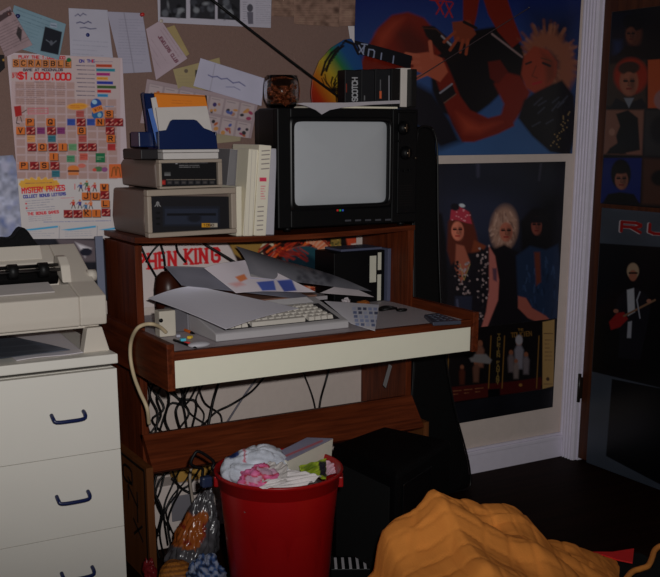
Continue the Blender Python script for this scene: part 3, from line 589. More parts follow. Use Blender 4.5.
def band(p):
    p.noise(.3, 20); p.ell(478, 212, 46, 46, (25, 28, 42), 0, 45, .9); p.ell(500, 180, 60, 16, (16, 18, 26), 0, 20, .8); p.line([(478, 164), (478, 176)], (45, 45, 60), 3, 3, .6); p.line([(541, 164), (539, 180)], (40, 38, 48), 2, 2, .6)
    r = random.Random(3)
    p.poly([(412, 218), (430, 206), (442, 214), (446, 240), (448, 300), (448, 400), (412, 400)], (7, 6, 8), 3)
    p.ell(432, 233, 4, 7, (70, 34, 22), 0, 3, .7); p.line([(431, 262), (432, 278)], (90, 88, 98), 1.6, 1.5, .7)
    # long auburn hair and bandana
    p.poly([(448, 222), (458, 207), (470, 212), (476, 232), (480, 252), (482, 270), (472, 268), (452, 268), (447, 250)], (60, 24, 16), 2.5); p.poly([(474, 240), (486, 246), (478, 262), (470, 258)], (84, 38, 22), 2)
    p.poly([(450, 266), (462, 254), (476, 252), (494, 246), (500, 262), (500, 300), (496, 330), (480, 345), (458, 345), (446, 320)], (14, 12, 16), 2.5)
    p.poly([(456, 244), (464, 246), (470, 262), (462, 284), (455, 268)], (112, 60, 46), 2); face(p, 457.5, 231, 6.2, 9.5, (150, 84, 66), (30, 12, 12), -.05)
    p.poly([(450, 220), (451, 210), (459, 206), (469, 212), (472, 224), (466, 223), (457, 220)], (120, 34, 46), 1.2)
    for k in range(16): p.ell(r.uniform(452, 470), r.uniform(209, 222), .9, .7, (150, 95, 100), 0, .6, .8)
    p.ell(462, 205.5, 3, 1.8, (135, 140, 145), .2, 1); p.ell(455, 207, 4.5, 3.6, (14, 13, 18), .3, 1.4)
    for (x0, x1, y0, y1, n) in ((455, 470, 262, 296, 70), (477, 489, 246, 300, 70), (478, 492, 300, 330, 30)):
        for k in range(n): p.ell(r.uniform(x0, x1), r.uniform(y0, y1), r.uniform(.8, 1.5), r.uniform(.8, 1.6), r.choice([(110, 96, 96), (88, 74, 74), (20, 17, 22), (12, 10, 12)]), 0, .7, .9)
    p.poly([(455, 296), (472, 296), (470, 345), (452, 345)], (24, 26, 38), 2); p.line([(457, 300), (460, 330)], (60, 62, 80), 1.5, 2, .7); p.line([(460, 264), (464, 280), (470, 264)], (120, 100, 60), .8, .8, .7)
    # teased blond hair
    p.ell(504, 228, 13.5, 22, (108, 82, 70), .1, 5, 1)
    for k in range(80):
        a = r.uniform(0, 6.28); c = r.uniform(6, 15); q = (503+c*.8*cos(a), 226+c*1.35*sin(a)); p.line([q, (q[0]+2.2*cos(a+.4), q[1]+6*abs(sin(a+.4))+1)], r.choice([(120, 94, 82), (96, 70, 60), (136, 110, 98), (70, 48, 42)]), 1.2, 1.6, .7)
    face(p, 506, 232, 6.5, 9.6, (118, 68, 54), (22, 12, 12)); p.poly([(492, 250), (504, 244), (518, 252), (522, 300), (520, 380), (492, 380)], (10, 8, 11), 3)
    p.poly([(489, 246), (495, 256), (499, 280), (498, 300), (490, 320), (484, 336), (480, 332), (486, 312), (489, 290)], (118, 66, 60), 1.6); p.poly([(492, 268), (497, 268), (497, 282), (493, 280)], (60, 38, 48), 1.5, .8)
    # dark-haired man in denim
    p.poly([(520, 222), (532, 208), (546, 208), (552, 222), (552, 250), (522, 252)], (8, 7, 9), 4); face(p, 536.5, 226, 5.2, 9, (84, 42, 34), (12, 7, 8)); p.poly([(530, 216), (543, 216), (543, 223), (530, 223)], (8, 7, 10), 2)
    p.poly([(516, 256), (530, 246), (546, 250), (558, 244), (564, 300), (562, 322), (540, 322), (528, 300), (518, 300)], (16, 26, 44), 3)
    for k in range(40): a = r.uniform(520, 560); b = r.uniform(256, 312); p.line([(a, b), (a+r.uniform(-2, 2), b+r.uniform(3, 8))], r.choice([(24, 38, 62), (10, 16, 28), (32, 46, 70)]), 1.3, 1.5, .7)
    p.poly([(534, 252), (540, 252), (541, 282), (536, 286)], (64, 28, 20), 2, .9); p.poly([(518, 296), (526, 298), (532, 308), (546, 316), (552, 322), (542, 324), (528, 318), (518, 308)], (100, 52, 44), 1.6)
qx = on_wall([(436, 165), (565.5, 161.5), (553.5, 400), (436, 425)], 3.196)
X0 = aY(425, 300, 3.196).x; X1 = 2.948; zt = aY(565, 161.5, 3.196).z; zb = aY(553, 407, 3.196).z
qx = [Vector((X0-.10, 3.196, zt)), Vector((X1, 3.196, zt)), Vector((X1, 3.196, zb)), Vector((X0-.10, 3.196, zb-.003))]
sheet('band_poster', qx, (9, 9, 13), band, 1.6, GLOSSY, None, None, 'dark poster of long-haired band members, one in a red bandana, right of the guitar case', 'poster', k=.76)
def tolk(p):
    G1 = (110, 78, 34); p.noise(.2, 12); p.rect(440, 388, 542, 394, (52, 10, 10), 1.2, 1, -.09); p.rect(440, 394, 545, 430, (4, 4, 6), 1.2, 1, -.09)
    p.poly([(452, 388), (488, 383), (488, 397), (452, 402)], (56, 14, 12), 1.2, 1); p.poly([(500, 384), (541, 377), (541, 390), (500, 395)], (52, 10, 10), 1.5, 1)
    for x in (448, 489.5, 503, 537.5): p.line([(x+1.5, 336), (x-1, 388)], G1, 1, .8, .8)
    def lat(a, b): return [(a[0], a[1]), (b[0], b[1])]
    for k, ch in enumerate('TOLKIEN FANTASY'):
        p.text(ch, 497.6-k*.10, 334+k*3.4, 2.6, 2.6, (100, 80, 40), .7)
    p.text('TOLKIEN', 511, 333, 4.4, 2.3, (92, 66, 30), .8, -.09); p.text('THE', 518, 328.6, 2, 1.4, (92, 66, 30), .6)
    for (x, y, s, c) in ((480, 350, 1.1, (96, 62, 50)), (462, 372, .8, (60, 26, 16)), (476, 368, .9, (78, 50, 40)), (519, 350, 1.2, (96, 92, 100)), (511, 358, .9, (80, 70, 72)), (526, 360, .9, (84, 76, 80)), (516, 366, .8, (90, 78, 76))):
        p.ell(x, y-6*s, 2.4*s, 3*s, (104, 62, 44), 0, 1.2); p.poly([(x-4*s, y), (x-2*s, y-4*s), (x+2*s, y-4*s), (x+4*s, y), (x+3*s, y+16*s), (x-3*s, y+16*s)], c, 2, .8)
    p.poly([(469, 358), (475, 354), (486, 354), (492, 360), (490, 364), (471, 362)], (96, 92, 92), 1.4, .8); p.ell(519, 340, 3.5, 5, (120, 116, 122), 0, 1.5)
    for i in range(3): p.scribble(453+i*11, 389.5-i*1.2, 461+i*11, 396-i*1.2, 2, (120, 78, 50), .8, .8, -.1)
    p.ell(520.5, 385, 1.8, 1.6, (110, 76, 36))
    p.poly([(542.6, 322), (554.5, 319.5), (553.5, 386), (542.4, 389)], (136, 108, 66), .8)
    p.scribble(544, 332, 553, 335, 1, (60, 40, 30), .9, .9); p.scribble(545, 338, 552, 362, 6, (70, 50, 36), .8, .8); p.ell(547.8, 379, 1.7, 1.9, (60, 44, 34)); p.scribble(544, 383, 552, 385, 1, (70, 50, 36), .8, .8)
q = [aY(446, 335, 3.1935), aY(555, 318.5, 3.1935), aY(554, 386.5, 3.1935), aY(446, 405.5, 3.1935)]
q[1].x = q[2].x = 2.9445; q[0].x = q[3].x = aY(446, 370, 3.1935).x; zt = aY(555, 318.5, 3.1935).z; zb = aY(554, 386.5, 3.1935).z; q[0].z = q[1].z = zt; q[2].z = q[3].z = zb-.004
sheet('fantasy_poster', q, (12, 9, 10), tolk, 2, GLOSSY, None, None, 'narrow dark fantasy book poster with a yellow side panel, overlapping the band poster', 'poster', k=.55)

# posters on the door
def faces(p):
    p.noise(.2, 8); p.rect(606, 13, 640, 58, (8, 10, 22), 2, .8); p.ell(634, 34, 8, 13, (66, 34, 24), 0, 4); p.ell(634, 22, 11, 9, (6, 5, 6), 0, 2); p.rect(613, 40, 622, 54, (18, 34, 66), 5, .8)
    face(p, 631, 35, 5, 8, (84, 46, 34), (8, 6, 6)); p.poly([(616, 56), (626, 46), (640, 46), (650, 58)], (5, 5, 7), 2)
    p.poly([(609, 64), (646, 60), (646, 108), (604, 106)], (44, 34, 28), 3, .9); p.ell(631, 76, 17, 18, (122, 30, 14), 0, 4); p.ell(629, 82, 9.5, 14, (120, 70, 52), 0, 2); p.ell(629, 68, 11, 6.5, (40, 24, 18), -.1, 2); face(p, 629, 83, 7.5, 11, (125, 74, 56), (16, 10, 10))
    p.poly([(610, 108), (616, 98), (628, 104), (642, 98), (648, 108)], (12, 12, 18), 1.5); p.poly([(624, 98), (629, 108), (634, 98)], (96, 100, 110), 1.4)
    p.poly([(648, 60), (680, 58), (680, 108), (648, 108)], (140, 60, 30), 1.5); p.ell(668, 100, 14, 12, (120, 84, 84), 0, 2)
    p.poly([(606, 110), (644, 110), (642, 155), (603, 154)], (104, 68, 56), 2.5); p.poly([(616, 114), (628, 110), (638, 118), (640, 150), (620, 154), (616, 136), (620, 126)], (6, 5, 6), 1.8); p.poly([(610, 148), (622, 140), (626, 154), (606, 154)], (8, 7, 8), 2); p.ell(612, 132, 3, 3.6, (128, 92, 78), 0, 1.5)
    p.poly([(645, 110), (680, 110), (680, 156), (644, 156)], (34, 32, 32), 3); p.ell(660, 130, 10, 14, (16, 15, 17), 0, 4)
    p.poly([(604, 158), (642, 158), (640, 203), (600, 203)], (14, 26, 84), 1.5); p.ell(621, 174, 10, 15, (9, 7, 9), 0, 2); face(p, 621.5, 180, 6.5, 9.5, (120, 74, 60), (14, 8, 10)); p.ell(621, 169, 8, 5, (9, 7, 9), 0, 2); p.poly([(602, 204), (608, 194), (620, 192), (634, 194), (640, 204)], (8, 7, 9), 2)
    p.poly([(643, 158), (680, 160), (680, 206), (642, 204)], (58, 34, 26), 4); p.ell(660, 178, 9, 8, (14, 10, 10), 0, 3)
XD = 3.0193
def on_door(px, X=XD): return [aX(x, y, X) for x, y in px]
zt = aX(612, 12, XD).z; zb = aX(601, 203.5, XD).z; ya = aX(606, 110, XD).y; yb = 2.60
sheet('portrait_poster', [Vector((XD, ya, zt)), Vector((XD, yb, zt)), Vector((XD, yb, zb)), Vector((XD, ya, zb))], (9, 8, 10), faces, 2, GLOSSY, None, None, 'upper door poster, a grid of portrait photographs', 'poster', k=.5)
def rush(p):
    p.noise(.14, 14); p.noise(.1, 40, 3)
    p.poly([(598, 243), (690, 249), (690, 395), (590, 371)], (5, 6, 9), 1)
    p.poly([(612, 379), (690, 394), (690, 500), (606, 456)], (4, 5, 8), 1)
    p.poly([(612, 205), (660, 209), (660, 214), (612, 211)], (62, 66, 78), 3, .5)
    for k, ch in enumerate('RUSH'):
        x = 622+k*28
        for off, c, w_ in ((-1.0, (150, 140, 146), 3.6), (0, (124, 10, 10), 3.0)):
            p.text(ch, x+off, 222+k*2.2, 9, 19, c, w_, .075, 0)
    # guitarist
    p.poly([(614, 312), (618, 298), (626, 289), (638, 288), (648, 296), (650, 310), (646, 332), (640, 360), (618, 358), (620, 336)], (14, 15, 22), 1.6); p.poly([(627, 290), (634, 288), (635, 312), (628, 316)], (140, 142, 150), 1.3); p.poly([(628, 322), (632, 321), (631, 338), (627, 338)], (120, 122, 132), 1.2)
    p.ell(633, 271, 6, 8, (132, 112, 92), 0, 1.5); p.ell(633, 275.5, 4, 5.5, (125, 76, 60), 0, 1.2); p.line([(629.5, 273), (637, 273)], (20, 14, 14), 1.8, .8)
    p.poly([(609, 322), (617, 313), (624, 312), (628, 319), (620, 327), (611, 330)], (112, 20, 22), 1.3); p.line([(624, 316), (655, 300)], (100, 74, 56), 2); p.ell(616, 311, 2.6, 2, (120, 76, 62)); p.ell(649, 301, 2.4, 2, (120, 80, 66)); p.line([(640, 292), (637, 300), (640, 318)], (110, 112, 122), 1.4)
zt = aX(600, 207.5, XD).z; zb = aX(588, 463, XD).z; ya = (aX(600, 207.5, XD).y+aX(588, 463, XD).y)/2
sheet('concert_poster', [Vector((XD, ya, zt)), Vector((XD, 2.45, zt)), Vector((XD, 2.45, zb)), Vector((XD, ya, zb))], (52, 58, 68), rush, 2, GLOSSY, None, None, 'lower door poster, grey with a red title and a guitarist photograph', 'poster', k=.48)
# dragon-eye book poster on the wall inside the desk opening
def king(p):
    p.noise(.04, 30)
    r = random.Random(2)
    for ch, x, y, cw, h in (('S', 101, 258, 9, 16), ('T', 112, 257, 9, 16), ('E', 123, 256, 8, 16), ('P', 136, 255, 10, 16), ('H', 148.5, 254, 9, 16.3), ('E', 159.3, 253, 6.6, 16.5), ('N', 168.6, 252, 8.6, 16.6), ('K', 185.5, 249.6, 8.4, 16), ('I', 194.5, 249.3, 4, 16), ('N', 200, 249, 8.4, 15.5), ('G', 212, 248.6, 9, 15)):
        p.text(ch, x, y, h-2, cw-2, (150, 26, 30), 3.0, -.03)
        for dx in ((0,) if ch in 'IT' else (0, cw-2)):
            if ch in 'HNKIEP' and not (ch in 'EP' and dx):
                xx_ = x+dx+(2*(ch == 'I')); p.line([(xx_-1.8, y+h-1.5), (xx_+1.8, y+h-1.5)], (150, 26, 30), 1.6); p.line([(xx_-1.8, y-.2), (xx_+1.8, y-.2)], (150, 26, 30), 1.6)
    p.poly([(222, 236), (400, 232), (400, 330), (330, 330), (262, 300), (250, 262), (240, 268), (232, 250)], (26, 12, 10), 2)
    def arc(cx, cy, rx, ry, a0, a1, col, w_, n=14): p.line([(cx+rx*cos(a0+(a1-a0)*i/n), cy+ry*sin(a0+(a1-a0)*i/n)) for i in range(n+1)], col, w_, 1.5)
    p.poly([(228, 240), (262, 238), (270, 250), (262, 266), (248, 262), (234, 254)], (110, 84, 40), 2); p.ell(268, 251, 6, 7, (60, 26, 24)); arc(268, 251, 7, 8, 0, 6.28, (150, 140, 118), 2.2); p.ell(267, 251, 2.4, 4, (12, 10, 12))
    for k in range(60):
        a, b = r.uniform(268, 330), r.uniform(238, 250); p.line([(a, b), (a-r.uniform(5, 16), b+r.uniform(3, 12))], r.choice([(130, 34, 18), (160, 62, 24), (90, 18, 14), (30, 12, 10), (150, 88, 40)]), r.uniform(1.2, 3), 1.2, .85)
    p.ell(306, 263, 24, 17, (22, 50, 58), .1, 2); p.ell(302, 266, 17, 12, (10, 26, 34), .1, 4)
    for k in range(22): a = r.uniform(275, 300); p.line([(a, 252+r.uniform(-6, 4)), (a+r.uniform(6, 14), 256+r.uniform(-4, 6))], r.choice([(120, 30, 20), (90, 20, 16)]), 1.5, 1.2, .7)
    for k in range(60):
        a = -1.5+3.2*k/60; cx, cy = 306+17*cos(a), 262+20*sin(a); p.line([(cx, cy), (cx+10*cos(a), cy+9*sin(a))], r.choice([(178, 120, 92), (165, 92, 64), (190, 142, 116), (150, 76, 52)]), 2, 1.2, .9)
    arc(306, 262, 28, 28, -1.4, 1.4, (96, 30, 20), 2)
    p.poly([(331, 238), (341, 238), (339, 285), (330, 285)], (104, 84, 40), 1.5)
    for k in range(50): p.ell(r.uniform(331, 341), r.uniform(238, 285), 1, .9, r.choice([(40, 34, 22), (140, 116, 60), (60, 60, 30)]), 0, .8, .8)
    p.line([(343, 238), (344, 290)], (14, 10, 10), 4, 2); p.poly([(346, 238), (362, 238), (358, 246), (349, 252)], (140, 50, 28), 2); p.poly([(351, 244), (362, 242), (360, 252), (352, 250)], (150, 140, 132), 1.5)
xa, xc = aY(98, 260, 3.197).x, 1.975
sheet('horror_book_poster', [Vector((1.066, 3.197, 1.015)), Vector((1.975, 3.197, 1.015)), Vector((1.975, 3.197, .79)), Vector((1.066, 3.197, .79))], (150, 140, 138), king, 1.8, GLOSSY, None, None, 'white book poster with red lettering and a big painted eye, inside the desk opening', 'poster', k=.9)

# ------------------------------------------------------------------ disk drives and things on them (left end of the shelf)
ZS = 1.0425
BEI = M('taupe_beige_plastic', (74, 63, 58), (1.2, 2.91, 1.12), rough=.5, var=.04)
def front(name, px, Y, base, fn, parent, res=3, k=.9, mat=None):
    return sheet(name, on_wall(px, Y), base, fn, res, mat or PAPER, parent=parent, thick=.0008, k=k)
dv = thing('disk_drive', 'large beige disk drive with black front at the bottom of the left stack', 'disk drive', (1.24, 3.04, ZS))
MB().prism([(1.102, 2.93, ZS+.004), (1.096, 2.93, ZS+.05), (1.104, 2.93, 1.178), (1.385, 2.93, 1.176), (1.393, 2.93, ZS+.05), (1.387, 2.93, ZS+.002)], (0, .245, 0), .007).build('case', BEI, dv)
mb = MB(); x0, x1, z0, z1 = 1.099, 1.39, ZS+.002, 1.182
for a in ((x0, x1, z0, z0+.014), (x0, x1, z1-.018, z1), (x0, x0+.014, z0+.014, z1-.018), (x1-.018, x1, z0+.014, z1-.018)): mb.box(a[0], a[1], 2.905, 2.932, a[2], a[3], .003)
mb.build('bezel', M('beige_bezel', (112, 102, 92), (1.2, 2.91, 1.12), rough=.5), dv)
def f(p):
    p.rect(168, 206, 226, 226, (22, 24, 32), 1.2); p.rect(170, 208.5, 224, 224, (30, 34, 46), 1); p.rect(172, 213, 222, 215.5, (12, 12, 16), .8); p.ell(200, 218, 7, 4, (18, 19, 26), 0, 2)
    p.line([(162.7, 201.5), (162.7, 206)], (120, 118, 118), .8); p.line([(161.7, 202), (161.3, 204.5), (159.9, 206)], (120, 118, 118), .7); p.line([(163.7, 202), (164.1, 204.5), (165.5, 206)], (120, 118, 118), .7)
    for y in (211.5, 217, 222.5): p.rect(161, y, 165, y+2, (8, 8, 9))
    p.rect(207.5, 223, 216, 227, (170, 120, 30)); p.rect(216, 223, 223.5, 227, (140, 132, 120)); p.text('1050', 209, 224, 2, 2.2, (60, 40, 20), .6)
front('front_panel', [(154.5, 195.5), (239, 196.5), (239, 233), (154.5, 234)], 2.922, (20, 19, 22), f, dv)
dv.rotation_euler.z = radians(3); dv.location.x -= .024
dv = thing('disk_drive', 'smaller beige disk drive with a row of buttons, on the larger drive', 'disk drive', (1.22, 3.04, 1.1825))
MB().prism([(1.126, 2.93, 1.185), (1.122, 2.93, 1.25), (1.132, 2.93, 1.264), (1.315, 2.93, 1.264), (1.33, 2.93, 1.225), (1.326, 2.93, 1.185)], (0, .245, 0), .005).build('case', BEI, dv)
mb = MB()
for a in ((1.128, 1.328, 1.1835, 1.190), (1.128, 1.328, 1.257, 1.266), (1.128, 1.136, 1.190, 1.257), (1.315, 1.328, 1.190, 1.257)): mb.box(a[0], a[1], 2.91, 2.932, a[2], a[3], .002)
mb.build('bezel', bpy.data.materials['beige_bezel'], dv)
def f(p):
    p.scribble(162, 162, 208, 163.5, 1, (110, 108, 112), .7, .7); p.rect(176, 162, 178, 164, (120, 118, 120), .6); p.scribble(180, 164.5, 200, 168, 2, (120, 118, 120), .6, .8); p.rect(165, 172, 171, 175.6, (120, 120, 120), .8); p.rect(160, 168, 208, 177, (14, 14, 16), 2, .3)
    for i in range(8):
        x = 160+i*7.1; p.rect(x, 180.2, x+6, 184.6, (120, 26, 24) if i == 0 else (26, 26, 30), .6); p.line([(x, 179.6), (x+6, 179.6)], (110, 100, 90) if i else (60, 20, 20), .7, .6, .8); p.rect(x+1, 181.2, x+5, 183.8, (60, 56, 56) if i else (150, 40, 34), .8, .6)
front('front_panel', [(161, 161.5), (219, 162), (219, 187.5), (161, 188.5)], 2.922, (15, 14, 16), f, dv)
dv.rotation_euler.z = radians(4); dv.location.x -= .010; dv.scale.x = 1.03
tag(bx(1.088, 1.141, 2.95, 3.10, 1.267, 1.296, .003).build('tape_box', M('black_card_box', (22, 20, 22), (1.15, 2.95, 1.28), rough=.5)), 'flat black tape box on the smaller drive, left of the white disk box', 'box')
t = thing('white_disk_box', 'flat white disk box lying under the open blue disk box', 'disk box', (1.235, 3.0, 1.267))
WB = M('white_card', (140, 136, 134), (1.24, 2.92, 1.28), rough=.55)
MB().box(1.147, 1.322, 2.925, 3.09, 1.2668, 1.285, .002).build('tray', WB, t); MB().box(1.145, 1.324, 2.923, 3.092, 1.286, 1.2945, .002).build('lid', WB, t)
NAVY = M('navy_blue_plastic', (5, 18, 50), (1.24, 2.92, 1.35), rough=.35, spec=.5)
b = thing('blue_disk_box', 'open navy blue flip-top disk box holding orange and white disk sleeves', 'disk box', (1.22, 3.0, 1.295))
mb = MB(); mb.box(1.145, 1.322, 2.935, 3.04, 1.2955, 1.300, .001).box(1.145, 1.149, 2.935, 3.04, 1.30, 1.345, .001).box(1.318, 1.322, 2.935, 3.04, 1.30, 1.345, .001).box(1.145, 1.322, 3.036, 3.04, 1.30, 1.345)
mb.build('base', NAVY, b)
q = on_wall([(159, 152), (217.8, 152), (216.5, 136), (212, 131), (204, 128), (197, 120.5), (194, 119.5), (173, 119.5), (170.5, 121), (166.5, 130), (158.5, 131)], 2.931)
for v in q[:2]: v.z = 1.2957
MB().prism(q, (0, .004, 0), .0008).build('front_flap', NAVY, b)
mb = MB(); mb.box(1.098, 1.1445, 2.99, 3.06, 1.301, 1.345, .003); mb.build('lid_corner', NAVY, b)
q = [aY(143.5, 91.5, 3.10), aY(147, 91, 3.10), aY(208, 96.5, 3.10), aY(212, 120, 3.05), aY(214, 135, 3.045), aY(158, 150, 3.045)]
mb = MB(); q = [Vector((1.150, 3.043, 1.30)), Vector((1.320, 3.043, 1.30)), Vector((1.328, 3.085, 1.452)), Vector((1.147, 3.085, 1.458))]
mb.prism(q, (0, .005, 0), .001); mb.prism([Vector((1.146, 3.042, 1.30)), Vector((1.150, 3.042, 1.30)), Vector((1.151, 3.083, 1.458)), Vector((1.139, 3.06, 1.458))], (0, -.012, .001)); mb.build('lid', NAVY, b)
def sleeve(name, label, cat, px, Y, ty, m, fn=None, g=None):
    q = [aY(x, y, Y+(ty if i < 2 else 0)) for i, (x, y) in enumerate(px)]
    for v in q[2:]: v.z = 1.301
    mb = MB().prism([q[0], q[1], q[2], q[3]], (0, .003, 0), .0006)
    return tag(mb.build(name, m), label, cat, g)
def f(p): p.line([(153, 93.5), (206, 96.5)], (60, 30, 14), 1, .8, .7); p.scribble(172, 99, 192, 104.5, 2, (120, 60, 20), .7, .8, .05); p.line([(205.5, 95), (208, 105)], (26, 16, 12), 2)
q = [aY(154, 92.5, 3.058), aY(206.5, 95.5, 3.058), aY(209.5, 120, 3.032), aY(160, 124, 3.032)]
q[2].z = q[3].z = 1.302
sheet('orange_disk', q, (160, 90, 26), f, 2.4, PAPER, thick=.0035, label='orange disk sleeve at the back of the open blue disk box', cat='disk')
WS = M('white_sleeve_paper', (140, 135, 132), (1.24, 2.97, 1.37), rough=.6)
sleeve('disk_sleeve', 'white disk sleeve at the front of the blue disk box', 'disk sleeve', [(156, 107.5), (207, 106), (215, 131), (161, 135)], 2.945, .03, WS)
sleeve('disk_sleeve', 'white disk sleeve sticking out at the left behind the front sleeve', 'disk sleeve', [(151, 98), (156, 97), (166, 130), (159, 135)], 2.985, .04, WS)
sleeve('disk_sleeve', 'pale blue-edged disk sleeve leaning at the left inside the blue disk box', 'disk sleeve', [(148, 109), (152, 108), (162, 132), (157, 136)], 2.968, .02, M('pale_blue_sleeve', (50, 75, 125), (1.2, 2.97, 1.37), rough=.5))

# manuals between the drives and the television
WM = M('white_manual_cover', (172, 166, 150), (1.45, 2.93, 1.15), rough=.6, var=.03)
ZSM = 1.0335
def manual(label, xb0, xb1, h, y0, lean, m=WM, fn=None, depth=.19):
    t = thing('manual', label, 'manual', ((xb0+xb1)/2, y0+depth/2, ZSM))
    piv = (xb0, y0, ZSM)
    MB().box(xb0, xb1, y0, y0+depth, ZSM, ZSM+h, .0015, ry=lean, piv=piv).build('cover', m, t)
    MB().box(xb0+.002, xb1-.002, y0+.003, y0+depth-.003, ZSM+h-.002, ZSM+h+.0006, 0, ry=lean, piv=piv).build('pages', bpy.data.materials['white_card'], t)
    if fn:
        d = Vector((sin(lean), 0, cos(lean))); s = Vector((cos(lean), 0, -sin(lean))); o = Vector((xb0, y0-.0005, ZSM))
        w_ = xb1-xb0
        sheet('spine_print', [o+d*(h-.003)+s*.001, o+d*(h-.003)+s*(w_-.001), o+d*.003+s*(w_-.001), o+d*.003+s*.001], (172, 166, 152), fn, 3, PAPER, parent=t, thick=.0003, k=.98)
    return t
manual('low white booklet standing right of the large drive', 1.378, 1.396, .150, 2.93, .02)
manual('tall grey manual with a black edge, first behind the row', 1.366, 1.416, .262, 3.012, .135, M('grey_manual_cover', (78, 76, 78), (1.42, 3.0, 1.2), rough=.5), None, .15)
def f(p): [p.line([(x, 150), (x-4, 236)], (105, 100, 96), .6, .7, .8) for x in (248, 252, 256)]
manual('white manual with fine vertical lines on its spine, left of the printed one', 1.398, 1.431, .262, 2.925, .095, WM, f, .08)
def f(p):
    for i, y in enumerate((151, 155, 159.5, 164, 169)): p.line([(262-i*.15, y), (269.5-i*.15, y-.6)], (70, 60, 64), 1.1, .8, .9)
    p.rect(259.5, 177.5, 266.5, 181.5, (150, 40, 62), .8); p.scribble(261, 185, 265, 200, 6, (150, 60, 80), 1, .9)
    for i in range(6): y = 207+i*4.6; p.line([(258-i*.2, y), (263.5-i*.2, y-.4)], (74, 64, 68), 1.1, .8, .9)
manual('white manual with small printed lines and a pink mark on its spine', 1.4325, 1.474, .274, 2.92, .085, WM, f)
manual('thin white manual next to the television', 1.4765, 1.505, .262, 2.925, .05, M('bluish_white_cover', (118, 116, 122), (1.49, 2.93, 1.15), rough=.6))

# ------------------------------------------------------------------ television
TVX0, TVX1, TVZ0, TVZ1, TVY = 1.515, 2.036, 1.050, 1.416, 2.915; ZST = 1.037
BLK = M('black_tv_plastic', (8, 8, 10), None, rough=.5, spec=.22, var=.1)
BLK2 = M('dark_brown_black_side', (13, 10, 11), None, rough=.5)
tv = thing('television', 'black portable television with a grey blank screen on the desk shelf', 'television', (1.77, 3.03, ZST))
mb = MB(); mb.box(TVX0, TVX1, TVY+.02, 3.05, TVZ0, TVZ1, .006)
mb.prism([(TVX0+.012, 3.05, TVZ0+.01), (TVX1-.012, 3.05, TVZ0+.01), (TVX1-.012, 3.05, TVZ1-.006), (TVX0+.012, 3.05, TVZ1-.006)], (0, .045, 0), .006)
mb.prism([(TVX0+.06, 3.09, TVZ0+.03), (TVX1-.06, 3.09, TVZ0+.03), (TVX1-.06, 3.09, TVZ1-.06), (TVX0+.06, 3.09, TVZ1-.06)], (0, .08, 0), .012)
mb.build('cabinet', BLK2, tv)
sx0, sx1, sz0, sz1 = aY(294.5, 160, TVY).x, aY(389, 160, TVY).x, aY(340, 204.5, TVY).z, aY(340, 121.5, TVY).z
mb = MB()
mb.box(TVX0, sx0-.012, TVY, TVY+.022, TVZ0, TVZ1, .004).box(sx1+.012, TVX1, TVY, TVY+.022, TVZ0, TVZ1, .004)
mb.box(sx0-.014, sx1+.014, TVY+.001, TVY+.022, TVZ0, sz0-.012, .004).box(sx0-.014, sx1+.014, TVY+.001, TVY+.022, sz1+.010, TVZ1, .004)
mb.build('bezel', BLK, tv)
def sup(a, e=5.0): return (abs(cos(a))**(2/e))*(1 if cos(a) > 0 else -1), (abs(sin(a))**(2/e))*(1 if sin(a) > 0 else -1)
cx, cz = (sx0+sx1)/2, (sz0+sz1)/2; hx, hz = (sx1-sx0)/2, (sz1-sz0)/2
n = 64; rings = [(1.0, .012), (.97, .010), (.8, .006), (.55, .002), (.3, .0), (.08, -.001)]
vv = []; ff = []
for (k_, d) in rings:
    for i in range(n): a = sup(2*pi*i/n, 18 if k_ > .5 else 6); vv.append((cx+hx*k_*a[0], TVY+.004+d, cz+hz*k_*a[1]))
for j in range(len(rings)-1):
    for i in range(n): ff.append((j*n+i, j*n+(i+1) % n, (j+1)*n+(i+1) % n, (j+1)*n+i))
ff.append(tuple((len(rings)-1)*n+i for i in range(n)))
SCRM = M('grey_screen_glass', (110, 112, 115), (1.74, 2.92, 1.25), rough=.35, spec=.3, var=.02)
MB().add(vv, ff, True).build('screen', SCRM, tv)
vv = []; ff = []
for (k_, d) in ((1.0, .016), (1.0, .0), (1.045, -.0035), (1.09, -.001), (1.13, .004)):
    for i in range(n): a = sup(2*pi*i/n, 18); vv.append((cx+(hx+(k_-1)*.14)*a[0], TVY+d, cz+(hz+(k_-1)*.14)*a[1]))
for j in range(4):
    for i in range(n): ff.append((j*n+i, j*n+(i+1) % n, (j+1)*n+(i+1) % n, (j+1)*n+i))
MB().add(vv, ff, True).build('screen_surround', M('black_surround', (12, 12, 14), None, rough=.35), tv)
mb = MB(); mb.box(1.955, TVX1-.006, TVY-.004, TVY+.004, TVZ0+.03, TVZ1-.01, .003); cp = mb.build('control_panel', BLK, tv)
CHR = M('worn_chrome', (120, 105, 90), None, rough=.3, metal=1)
for i, (px, py) in enumerate(((403.5, 128), (406, 153))):
    c = aY(px, py, TVY-.006)
    kb = MB().lathe([(.0005, -.016), (.013, -.016), (.016, -.010), (.021, -.006), (.022, .002), (.0005, .002)], c, 28, 'Y').build('channel_knob', BLK, tv)
    MB().lathe([(.0005, -.0175), (.006, -.0175), (.0065, -.016), (.0005, -.0155)], c, 20, 'Y').build('cap', CHR, kb)
    MB().box(c.x-.0015, c.x+.0015, c.y-.0185, c.y-.016, c.z-.012, c.z+.012, rx=0).build('pointer', CHR, kb)
for px, py in ((399, 141), (415, 158), (399, 170), (404, 171), (409, 170)):
    c = aY(px, py, TVY-.004); MB().lathe([(.0004, -.006), (.0035, -.006), (.004, 0), (.0004, .001)], c, 14, 'Y').build('small_knob', CHR if px > 412 else BLK, tv)
c = aY(405, 195, TVY-.004); mb = MB()
for i in range(9): mb.box(c.x-.03, c.x+.03, c.y-.001, c.y+.002, c.z-.035+i*.008, c.z-.032+i*.008)
mb.build('speaker_grille', BLK2, tv)
mb = MB()
